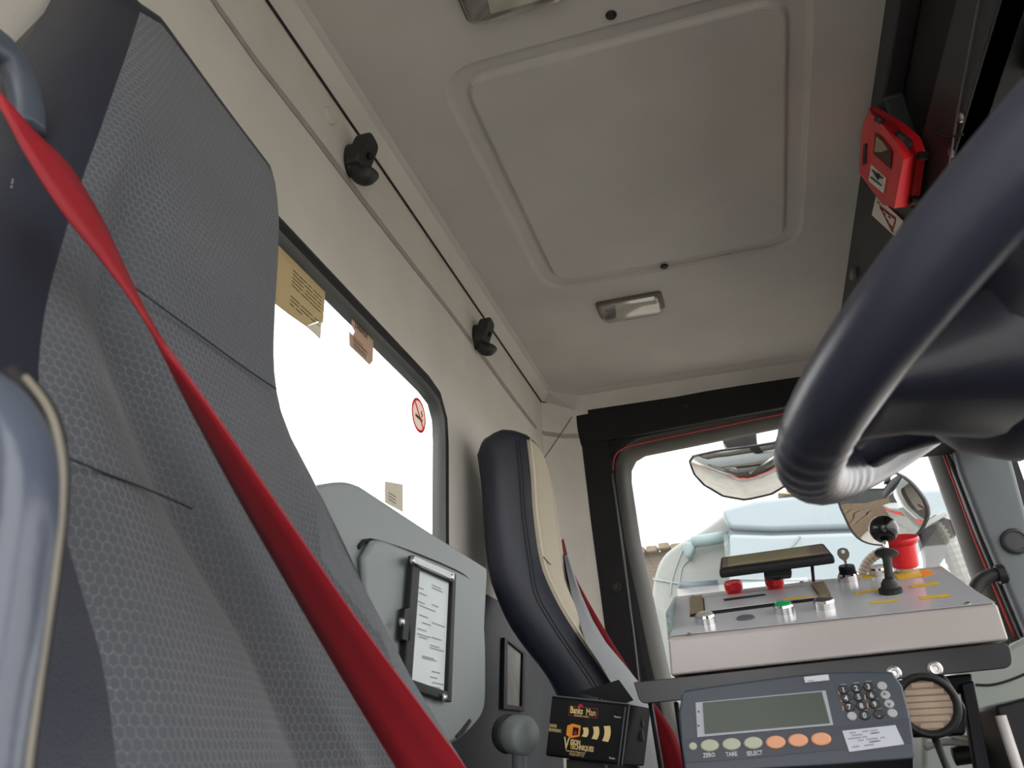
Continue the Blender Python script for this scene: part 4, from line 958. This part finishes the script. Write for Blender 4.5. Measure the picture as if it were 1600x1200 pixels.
# red holder with the number 14 on the overhead console
rb = thing('red_holder', 'red plastic holder numbered 14 on the dark overhead console', 'holder', tuple(at(1400, 250, 'X', XF)))
redm = mat('red_plastic', (205, 24, 34), .4, bump=.05, var=.06, vscale=30)
XB, XT = XF-.004, XF-.062
bk = [at(u, v, 'X', XB) for u, v in ((1369, 166), (1412, 192), (1438, 214), (1447, 238), (1441, 280), (1436, 318), (1424, 322), (1390, 318), (1352, 268), (1356, 200))]
fk = [at(u, v, 'X', XT) for u, v in ((1362, 178), (1380, 196), (1400, 222), (1412, 250), (1404, 290), (1397, 326), (1392, 324), (1372, 302), (1343, 270), (1350, 192))]
bk2 = [p+Vector((-.010, 0, 0)) for p in bk]
MB().loft([bk, bk2, [a.lerp(b, .35) for a, b in zip(bk2, fk)], fk]).build('body', redm, rb, bevel=.004, bseg=2)
def rq(l, h=0): return [at(u, v, 'X', XT-h) for u, v in l]
MB().prism(rq([(1367, 208), (1377, 214), (1393, 236), (1391, 264), (1364, 240)], .0015), (.001, 0, 0)).build('handle_opening', mat('opening_dark', (70, 18, 20), .7), rb)
MB().prism(rq([(1369, 214), (1378, 222), (1386, 234), (1376, 238), (1366, 237)], .0022), (.001, 0, 0)).build('opening_liner', mat('liner_tan', (150, 130, 105), .7), rb)
for u, v, r in ((1370, 221, .008), (1377, 222, .006)): pass
MB().prism(rq([(1349, 226), (1353, 224), (1352, 256), (1347, 258)], .0015), (.001, 0, 0)).build('slot', rubber, rb)
nplate = MB().prism(rq([(1361, 258), (1384, 279), (1380, 302), (1357, 283)], .0015), (.001, 0, 0)).build('number_plate', mat('plate_cream', (205, 200, 192), .6), rb)
c0, c1_, c2_ = at(1357, 283, 'X', XT-.003), at(1361, 258, 'X', XT-.003), at(1380, 302, 'X', XT-.003)
ctr = (at(1361, 258, 'X', XT-.003)+at(1380, 302, 'X', XT-.003))/2
S_ = .74*(c0-c2_).length/.7; text('number', '14', S_, ctr, (c1_-c0), (c0-c2_), mat('number_black', (18, 18, 20), .6), nplate, 'CENTER', sx=.82*(c1_-c0).length/(1.12*S_), bold=.0006, skew=True)
def slope(u, v, i):               # a point on the sloping flank between flange and front, and the flank's normal
    a_, b_, c_ = bk2[i].lerp(fk[i], .35), bk2[i+1].lerp(fk[i+1], .35), fk[i]
    n_ = (b_-a_).cross(c_-a_).normalized(); n_ = -n_ if n_.dot(a_-EYE) > 0 else n_
    return hit(u, v, a_, n_), n_
for u, v in ((1438, 243), (1426, 312)):
    MB().lathe(at(u, v, 'X', XF-.020), (-1, -.5, 0), [(.005, -.008), (.005, .002), (.0025, .003), (0, .002)], 14).build('bolt', rubber, rb, smooth=False)
for u, v, i, r in ((1375, 187, 0, .006),):
    p, n_ = slope(u, v, i)
    MB().lathe(p, n_, [(r, -.004), (r, .0015), (r*.5, .0025), (0, .002)], 14).build('bolt', rubber, rb, smooth=False)
p, n_ = slope(1411, 217, 1)
MB().lathe(p, n_, [(.013, -.006), (.013, .003), (.010, .004), (.009, .001), (0, .001)], 10).build('knurled_knob', rubber, rb, smooth=False)
# card tucked below it
wc_ = thing('warning_card', 'white printed warning card stuck under the red holder', 'card', tuple(at(1386, 340, 'X', XF)))
cq = [at(u, v, 'X', XF-.003) for u, v in ((1369, 305), (1411, 346), (1402, 373), (1362, 336))]
MB().prism(cq, (.0015, 0, 0)).build('card', mat('card_white', (226, 216, 208), .6), wc_)
def cqp(a, b): return cq[0].lerp(cq[1], a).lerp(cq[3].lerp(cq[2], a), b)+Vector((-.0006, 0, 0))
mb = MB()
tri = [(.22, .30), (.80, .18), (.80, .86)]
for i in range(3):
    a, b = cqp(*tri[i]), cqp(*tri[(i+1) % 3]); d = (b-a).normalized(); n_ = Vector((1, 0, 0)).cross(d)*.0022
    mb.add([a-n_, b-n_, b+n_, a+n_], [(0, 1, 2, 3)])
mb.build('triangle_print', mat('card_red', (150, 40, 40), .7), wc_, fix=False)
mb = MB(); rs = random.Random(2)
for k in range(7):
    a, b = rs.uniform(.05, .8), rs.uniform(.1, .85); mb.add([cqp(a, b), cqp(a+.1, b), cqp(a+.1, b+.06), cqp(a, b+.06)], [(0, 1, 2, 3)])
mb.build('small_print', mat('card_ink', (60, 50, 48), .7), wc_, fix=False, kind='stuff')

# notices stuck on the rear window
XS = XG+.001
notem = mat('sun_faded_paper', (196, 180, 148), .7, var=.04, vscale=30)
trl = bpy.data.materials.new('backlit_paper')
def paper(name, col):
    if name in MATS: return MATS[name]
    M = bpy.data.materials.new(name); M.use_nodes = True; nt = M.node_tree; nt.nodes.clear()
    o_ = nt.nodes.new('ShaderNodeOutputMaterial'); m1 = nt.nodes.new('ShaderNodeMixShader'); a = nt.nodes.new('ShaderNodeBsdfDiffuse'); b = nt.nodes.new('ShaderNodeBsdfTranslucent')
    n = nt.nodes.new('ShaderNodeTexNoise'); n.inputs['Scale'].default_value = 60
    r = nt.nodes.new('ShaderNodeValToRGB'); c = srgb(*col); r.color_ramp.elements[0].color = tuple(x*.92 for x in c[:3])+(1,); r.color_ramp.elements[1].color = c
    nt.links.new(n.outputs['Fac'], r.inputs['Fac'])
    nt.links.new(r.outputs[0], a.inputs[0]); nt.links.new(r.outputs[0], b.inputs[0]); m1.inputs[0].default_value = .35
    nt.links.new(a.outputs[0], m1.inputs[1]); nt.links.new(b.outputs[0], m1.inputs[2]); nt.links.new(m1.outputs[0], o_.inputs[0]); MATS[name] = M; return M
bpy.data.materials.remove(trl)
pap = paper('tan_backlit_paper', (205, 188, 150)); pap2 = paper('pink_backlit_paper', (205, 182, 162)); pap3 = paper('white_backlit_paper', (225, 220, 205))
def spx(l, h=0): return [at(u, v, 'X', XS+h) for u, v in l]
ink = mat('faded_ink', (92, 80, 66), .8)
n1 = thing('instruction_sticker', 'torn tan instruction sticker high on the rear window beside the driver seat', 'sticker', tuple(at(470, 470, 'X', XS)))
MB().prism(spx([(425, 370), (452, 398), (508, 452), (504, 505), (497, 502), (478, 510), (452, 492), (430, 475)]), (.0006, 0, 0)).build('sheet', pap, n1)
MB().prism(spx([(478, 510), (502, 502), (500, 530), (494, 524), (486, 517)], .0004), (.0006, 0, 0)).build('torn_corner', pap3, n1)
mb = MB(); rs = random.Random(4)
Dp = Vector((0, 1, 0))
zt0 = at(486, 440, 'X', XS).z; yl0 = at(453, 430, 'X', XS).y; yr0 = at(503, 470, 'X', XS).y
for k in range(24):
    z = at(453, 408, 'X', XS).z-.004-k*.0052; y = yl0+.004
    if k in (0, 6, 7, 12): continue
    zr = lambda yy: True
    while y < yr0-.006:
        ln = rs.uniform(.008, .03); q = min(y+ln, yr0-.003)
        zb_ = at(430, 475, 'X', XS).z+(q-at(430, 475, 'X', XS).y)*(at(486, 512, 'X', XS).z-at(430, 475, 'X', XS).z)/(at(486, 512, 'X', XS).y-at(430, 475, 'X', XS).y)
        if z > zb_+.006: mb.add([Vector((XS+.0012, y, z)), Vector((XS+.0012, q, z)), Vector((XS+.0012, q, z+.0013)), Vector((XS+.0012, y, z+.0013))], [(0, 1, 2, 3)])
        y = q+rs.uniform(.002, .006)
mb.build('printed_text', ink, n1, kind='stuff', fix=False)
n2 = thing('driver_notice', 'torn pinkish notice headed DRIVER at the top edge of the rear window', 'sticker', tuple(at(565, 530, 'X', XS)))
MB().prism(spx([(550, 493), (557, 495), (583, 525), (582, 564), (577, 570), (546, 540), (545, 518), (551, 524), (554, 518), (549, 508)]), (.0006, 0, 0)).build('sheet', pap2, n2)
h0 = at(557, 506, 'X', XS+.0012)
text('lettering', 'DRIVER', .0125, at(565, 517, 'X', XS+.0012), (0, 1, 0), (0, 0, 1), ink, n2, 'CENTER', sx=.95)
mb = MB()
for k in range(6):
    p = at(551+rs.uniform(0, 2), 526+k*3.1, 'X', XS+.0012); q = p.y+rs.uniform(.03, .045); mb.add([p, Vector((p.x, q, p.z)), Vector((p.x, q, p.z+.001)), p+Vector((0, 0, .001))], [(0, 1, 2, 3)])
mb.build('printed_text', ink, n2, kind='stuff', fix=False)
# no-smoking disc
n3 = thing('no_smoking_sticker', 'round red-ringed no-smoking sticker in the corner of the rear window', 'sticker', tuple(at(654, 649, 'X', XS)))
c = at(654, 649, 'X', XS)
rz = abs(at(654, 623, 'X', XS).z-c.z)*1.0
def disc(r0, r1, h, nm, m_):
    mb = MB(); T = [2*math.pi*k/36 for k in range(36)]
    o1 = [c+Vector((h, r1*math.cos(t), r1*math.sin(t))) for t in T]
    if r0 == 0: mb.add(o1, [tuple(range(36))])
    else: mb.quadgrid([o1, [c+Vector((h, r0*math.cos(t), r0*math.sin(t))) for t in T]], True)
    return mb.build(nm, m_, n3, fix=False)
redpap = paper('red_backlit_vinyl', (225, 60, 70))
disc(0, rz, .0002, 'disc', paper('cream_backlit_vinyl', (228, 205, 190))); disc(rz*.84, rz, .0006, 'ring', redpap)
def bar(p, q, w, nm, m_, h=.0010):
    a = c+Vector((h, p[0]*rz, p[1]*rz)); b = c+Vector((h, q[0]*rz, q[1]*rz)); d = (b-a).normalized(); n_ = Vector((1, 0, 0)).cross(d)*w*rz
    MB().add([a-n_, b-n_, b+n_, a+n_], [(0, 1, 2, 3)]).build(nm, m_, n3, fix=False)
bar((-.5, -.16), (.25, -.16), .09, 'cigarette', ink); bar((.32, -.16), (.5, -.16), .09, 'cigarette_tip', ink)
MB().tube(catmull([c+Vector((.001, y*rz, z*rz)) for y, z in ((.35, 0), (.45, .15), (.3, .28), (.42, .42))], 4), .0009, 4).build('smoke', ink, n3)
bar((-.60, .60), (.60, -.60), .07, 'slash', redpap, .0014)
n4 = thing('small_paper', 'small pale paper slip low on the rear window above the grey cabinet', 'sticker', tuple(at(615, 775, 'X', XS)))
MB().prism(spx([(601, 752), (629, 757), (629, 800), (601, 785)]), (.0006, 0, 0)).build('sheet', pap3, n4)
mb = MB()
for k in range(3):
    p = at(607, 770+k*5, 'X', XS+.0012); mb.add([p, p+Vector((0, .025, 0)), p+Vector((0, .025, .0012)), p+Vector((0, 0, .0012))], [(0, 1, 2, 3)])
mb.build('printed_text', ink, n4, kind='stuff', fix=False)

# hose looped at the front pillar
hs = thing('black_hose', 'black hose clipped to the front pillar behind the control box', 'hose', tuple(at(1535, 905, 'Y', 1.93)))
MB().tube(catmull([at(u, v, 'Y', 1.925) for u, v in [(1519, 960), (1521, 930), (1530, 910), (1546, 900), (1562, 897)]], 6), .0145, 12).build('hose', rubber, hs, smooth=True)
MB().lathe(at(1558, 898, 'Y', 1.925), (1, 0, .1), [(.020, 0), (.020, .014), (.016, .018)], 16).build('clip', blackp, hs, smooth=False)
# lower front corner : pale door card and the dark unit in front of it
dcard = thing('corner_panel', 'pale sage moulded panel at the lower right below the pillar', 'panel', tuple(at(1560, 1100, 'Y', 1.75)))
MB().prism([at(u, v, 'Y', 1.75) for u, v in [(1440, 1075), (1500, 1048), (1560, 1018), (1600, 996), (1680, 960), (1700, 1300), (1440, 1300)]], (0, .12, 0)).build('panel', mat('sage_plastic', (128, 136, 130), .55, bump=.1), dcard, bevel=.012)
MB().tube(catmull([at(u, v, 'Y', 1.749) for u, v in [(1525, 1070), (1550, 1070), (1580, 1062), (1620, 1045)]], 5), .0025, 6).build('panel_groove', darkline, dcard)
un = thing('dark_unit', 'dark boxed unit with pale front edge cut off at the lower right corner', 'unit', tuple(at(1590, 1200, 'Y', 1.0)))
MB().prism([at(u, v, 'Y', 1.0) for u, v in [(1555, 1103), (1620, 1085), (1640, 1260), (1600, 1260)]], (0, .15, 0)).build('body', blackp, un, bevel=.004)
MB().tube([at(1563, 1118, 'Y', .995), at(1590, 1200, 'Y', .995), at(1604, 1240, 'Y', .995)], .0055, 8).build('pale_edge', mat('edge_pale', (190, 186, 184), .5), un, smooth=True)
# loose wiring under the tray
for i, (l, r, m_, lab) in enumerate((([(1478, 1145), (1500, 1152), (1530, 1158), (1555, 1160)], .0035, mat('cable_white', (205, 205, 190), .5), 'thin white cable looping below the round striped unit'),
                           ([(1490, 1182), (1520, 1178), (1560, 1176), (1610, 1178)], .010, rubber, 'thick black conduit along the bottom edge at the lower right'),
                           ([(1445, 1168), (1470, 1160), (1500, 1160), (1516, 1163)], .004, mat('cable_grey', (160, 162, 160), .5), 'grey cable plug below the round striped unit'))):
    o = MB().tube(catmull([at(u, v, 'Y', 1.12) for u, v in l], 6), r, 8).build('cable', m_, smooth=True); tag(o, lab, 'cable')

# ================================================================== outside
gd = MB().prism([(-40, -40, -1.05), (40, -40, -1.05), (40, 60, -1.05), (-40, 60, -1.05)], (0, 0, .05)).build('ground', mat('dusty_concrete', (172, 167, 158), .9, var=.12, vscale=1.5)); gd['kind'] = 'structure'
mirm = mat('mirror_glass', (205, 208, 208), .02, 1)
hsg = mat('mirror_housing', (38, 40, 42), .45)
def mirror(name, label, px, y, nrm, bulge, back, arm):
    pts = [at(u, v, 'Y', y) for u, v in px]; c = sum(pts, Vector())/len(pts); n = Vector(nrm).normalized()
    # slide the outline onto the tilted mirror plane along the sight lines
    pts = [hit(u, v, c, n) for u, v in px]; c = sum(pts, Vector())/len(pts)
    th_ = thing(name, label, 'mirror', tuple(c), 'exterior mirrors outside the passenger door')
    lp_ = resample(pts, 40)
    R_ = max((p-c).length for p in lp_)
    rings = [[c+(p-c)*k+n*bulge*(1-k*k) for p in lp_] for k in (1, .9, .75, .55, .35, .15)]
    mb = MB(); mb.quadgrid(rings, True); mb.f.append(tuple(range(len(mb.v)-40, len(mb.v))))
    mb.build('mirror_glass', mirm, th_, smooth=True)
    MB().loft([[c+(p-c)*1.0+n*.001 for p in lp_], [c+(p-c)*1.035+n*.002 for p in lp_], [c+(p-c)*1.045-n*.01 for p in lp_], [c+(p-c)*.95-n*back*.5 for p in lp_], [c+(p-c)*.55-n*back for p in lp_]], False).build('housing', hsg, th_, smooth=True)
    if arm: arm(th_)
    return th_, c
kerb = [(1079, 722), (1084, 714), (1120, 706), (1180, 698), (1250, 686), (1262, 700), (1255, 728), (1238, 752), (1205, 772), (1165, 781), (1130, 775), (1100, 757), (1085, 740)]
def arm1(t): MB().prism([at(u, v, 'Y', 2.30) for u, v in [(1128, 688), (1182, 676), (1184, 700), (1140, 706)]], (0, .05, 0)).build('bracket', hsg, t, bevel=.004); MB().tube([at(1155, 690, 'Y', 2.32), at(1160, 640, 'Y', 2.26), W(at(1155, 690, 'Y', 2.32).x, 2.07, .86)], .012, 10).build('hanger', hsg, t, smooth=True)
mirror('kerb_mirror', 'bowl-shaped convex kerb mirror hung above the door window', kerb, 2.30, (-.12, -.75, -.65), .045, .05, arm1)
side = round_poly([at(u, v, 'Y', 2.45) for u, v in [(1303, 770), (1350, 737), (1408, 738), (1452, 795), (1434, 836), (1398, 853), (1340, 848)]], .05, 4)
def topx(p):
    d = p-EYE; z = fwd.dot(d); return (800+F*right.dot(d)/z, 600+F*down.dot(d)/z)
def arm2(t):
    ribm = mat('ribbed_arm_rubber', (120, 108, 92), .6)
    p = catmull([at(u, v, 'Y', 2.50) for u, v in [(1352, 925), (1348, 900), (1356, 878), (1378, 862), (1410, 852)]], 8)
    MB().tube(p, [.013+.0016*(i % 2) for i in range(len(p))], 10).build('arm', ribm, t)
    p = catmull([at(u, v, 'Y', 2.44) for u, v in [(1452, 812), (1470, 830), (1490, 870), (1510, 925), (1524, 985)]]+[W(.56, 2.30, .10), W(.58, 2.10, .05)], 10)
    MB().tube(p, [.022+.0025*(i % 2) for i in range(len(p))], 10).build('arm', mat('ribbed_arm_grey', (108, 110, 100), .6), t)
    MB().prism([at(u, v, 'Y', 2.42) for u, v in [(1434, 826), (1470, 806), (1500, 815), (1490, 850), (1470, 880), (1462, 925), (1448, 925), (1446, 870)]], (0, .05, 0)).build('arm_bracket', hsg, t, bevel=.006)
    MB().prism([at(u, v, 'Y', 2.41) for u, v in [(1434, 822), (1476, 798), (1482, 803), (1438, 829)]], (0, .02, 0)).build('bracket_cap', mat('cap_pale', (200, 205, 205), .4), t, bevel=.002)
mirror('side_mirror', 'rounded side mirror beside the door window reflecting a slatted wall', [topx(p) for p in side], 2.45, (-.75, -.60, -.20), .020, .06, arm2)

# the white truck parked alongside
tk = thing('parked_truck', 'pale blue-white truck with rounded cab parked alongside, beyond the door window', 'truck', (0, 5.2, -1.0))
wht = mat('truck_white', (136, 150, 156), .35, coat=.3, var=.02, vscale=2); crmw = mat('truck_cream', (126, 132, 127), .4, coat=.2)
def tpx(l, y): return [at(u, v, 'Y', y) for u, v in l]
YT = 4.6
MB().prism(tpx([(1126, 795), (1180, 780), (1240, 774), (1420, 764), (1600, 756), (1600, 816), (1300, 826), (1206, 829), (1140, 826), (1134, 815)], YT), (0, 2.2, 0)).build('upper_body', wht, tk, bevel=.03, bseg=3)
MB().prism(tpx([(1137, 833), (1206, 835), (1320, 831), (1600, 821), (1600, 1170), (1142, 1170), (1139, 900)], YT-.05), (0, 2.2, 0)).build('lower_body', wht, tk, bevel=.03, bseg=3)
MB().prism(tpx([(1140, 822), (1300, 822), (1600, 812), (1600, 824), (1300, 836), (1138, 838)], YT+.05), (0, 2.0, 0)).build('gap_strip', mat('gap_grey', (120, 128, 128), .6), tk)
MB().prism(tpx([(1215, 770), (1300, 778), (1420, 772), (1420, 762), (1300, 766), (1240, 764)], YT+.02), (0, 1.0, 0)).build('roof_edge_strip', mat('tan_strip', (196, 178, 150), .6), tk)
cabp = catmull(tpx([(1012, 1170), (1016, 1000), (1018, 935), (1024, 895), (1038, 866), (1066, 845), (1100, 825), (1136, 798)], YT+.25), 4)+tpx([(1160, 800), (1160, 1170)], YT+.25)
MB().prism(cabp, (0, 2.0, 0)).build('cab', crmw, tk, bevel=.06, bseg=4)
for l in ([(1066, 860), (1058, 880), (1050, 905), (1047, 930)], [(1080, 872), (1066, 885), (1062, 905), (1060, 918)], [(1020, 905), (1060, 912), (1100, 920)], [(1142, 905), (1290, 905), (1500, 892)], [(1250, 838), (1242, 848), (1232, 858)]):
    yy = YT+.245 if l[0][0] < 1130 else YT-.055
    MB().tube(catmull(tpx(l, yy), 3), .006, 5).build('panel_line', mat('panel_line_grey', (140, 148, 148), .6), tk)
MB().tube(tpx([(1140, 838), (1110, 843), (1082, 847)], YT+.15), .035, 10).build('mirror_arm', mat('arm_teal', (120, 140, 142), .5), tk, smooth=True)
MB().prism(tpx([(1066, 846), (1084, 846), (1086, 858), (1076, 874), (1070, 866)], YT+.12), (0, .1, 0)).build('arm_bracket', mat('arm_teal', (120, 140, 142)), tk, bevel=.02)
MB().tube(tpx([(1062, 914), (1078, 916), (1122, 912)], YT+.20), .022, 8).build('door_handle', mat('handle_slate', (92, 104, 112), .5), tk, smooth=True)
MB().prism(tpx([(1130, 836), (1137, 834), (1142, 862), (1139, 900), (1133, 870)], YT-.04), (0, .1, 0)).build('edge_trim', mat('trim_speckle', (110, 122, 120), .6, var=.4, vscale=40), tk)

# masonry building far behind
bd = thing('brick_building', 'distant tan brick building showing in the corner of the door window', 'building', (-.5, 14, -1.0))
p0, p1 = at(985, 858, 'Y', 14), at(1075, 862, 'Y', 14)
brm = bpy.data.materials.new('tan_brick'); brm.use_nodes = True; nt = brm.node_tree; bt = nt.nodes.new('ShaderNodeTexBrick'); tcx = nt.nodes.new('ShaderNodeTexCoord'); mp = nt.nodes.new('ShaderNodeMapping'); mp.inputs['Rotation'].default_value = (math.pi/2, 0, 0)
bt.inputs['Scale'].default_value = 4; bt.inputs[1].default_value = srgb(104, 94, 78); bt.inputs[2].default_value = srgb(88, 80, 67); bt.inputs[3].default_value = srgb(74, 69, 62)
nt.links.new(tcx.outputs['Object'], mp.inputs[0]); nt.links.new(mp.outputs[0], bt.inputs[0]); nt.links.new(bt.outputs[0], nt.nodes['Principled BSDF'].inputs['Base Color'])
zt_ = p0.z
MB().prism([Vector((-6, 14, -1)), Vector((4, 14, -1)), Vector((4, 14, zt_-.1)), Vector((-6, 14, zt_-.1))], (0, 3, 0)).build('wall', brm, bd)
rs = random.Random(8)
for k in range(22):
    MB().box((-2.6+k*.21, 14.0, zt_-.06+rs.uniform(-.02, .02)), (.19, .4, .11)).build('coping_stone', mat('coping_tan', (120, 110, 94), .8, var=.2, vscale=9), bd, bevel=.02)
# own vehicle body behind the cab, and the slatted wall the mirrors look back at
ob = thing('truck_body', 'silver body side of this truck with red stripe, seen only in the mirrors', 'truck body', (-3, 1, -.5))
MB().prism([(-7, -.4, -.4), (-.75, -.4, -.4), (-.75, 2.12, -.4), (-7, 2.12, -.4)], (0, 0, 1.9)).build('body_side', mat('silver_paint', (170, 176, 174), .4, .3), ob, bevel=.03)
MB().prism([(-7, 2.125, 1.18), (-.75, 2.125, 1.18), (-.75, 2.125, 1.36), (-7, 2.125, 1.36)], (0, .006, 0)).build('red_stripe', mat('stripe_red', (225, 60, 45), .4), ob)
fe = thing('slatted_wall', 'weathered brown slatted wall reflected in the side mirror', 'wall', (-9, 5.0, -1.0))
for k in range(13):
    MB().prism([(-9, .5, -1+k*.27), (-9, 10, -1+k*.27), (-9, 10, -.765+k*.27), (-9, .5, -.765+k*.27)], (-.05, 0, 0)).build('slat', mat('brown_slat', (122, 104, 86), .8, var=.15, vscale=3), fe)
MB().prism([(-9.06, .5, -1), (-9.06, 10, -1), (-9.06, 10, 2.5), (-9.06, .5, 2.5)], (-.05, 0, 0)).build('backing', mat('slat_shadow', (60, 50, 42), .9), fe)
sh = thing('added_shed', 'added dark grey shed, put in to darken the top of the side mirror', 'shed', (-14, 7, -1.0))  # unseen, added to give the side mirror a dark reflection
MB().prism([(-14, -2.0, -1), (-14, 11, -1), (-14, 11, 4.6), (-14, 5, 6.0), (-14, -2.0, 4.6)], (-5, 0, 0)).build('walls', mat('shed_grey', (62, 64, 64), .7, var=.1, vscale=2), sh)
MB().prism([(-13.8, -2.3, 4.5), (-13.8, 5, 6.02), (-13.8, 5, 6.2), (-13.8, -2.3, 4.7)], (-5.4, 0, 0)).build('roof_slope', mat('shed_roof', (50, 50, 52), .6), sh)
MB().prism([(-13.8, 11.3, 4.5), (-13.8, 5, 6.02), (-13.8, 5, 6.2), (-13.8, 11.3, 4.7)], (-5.4, 0, 0)).build('roof_slope', mat('shed_roof', (50, 50, 52), .6), sh)
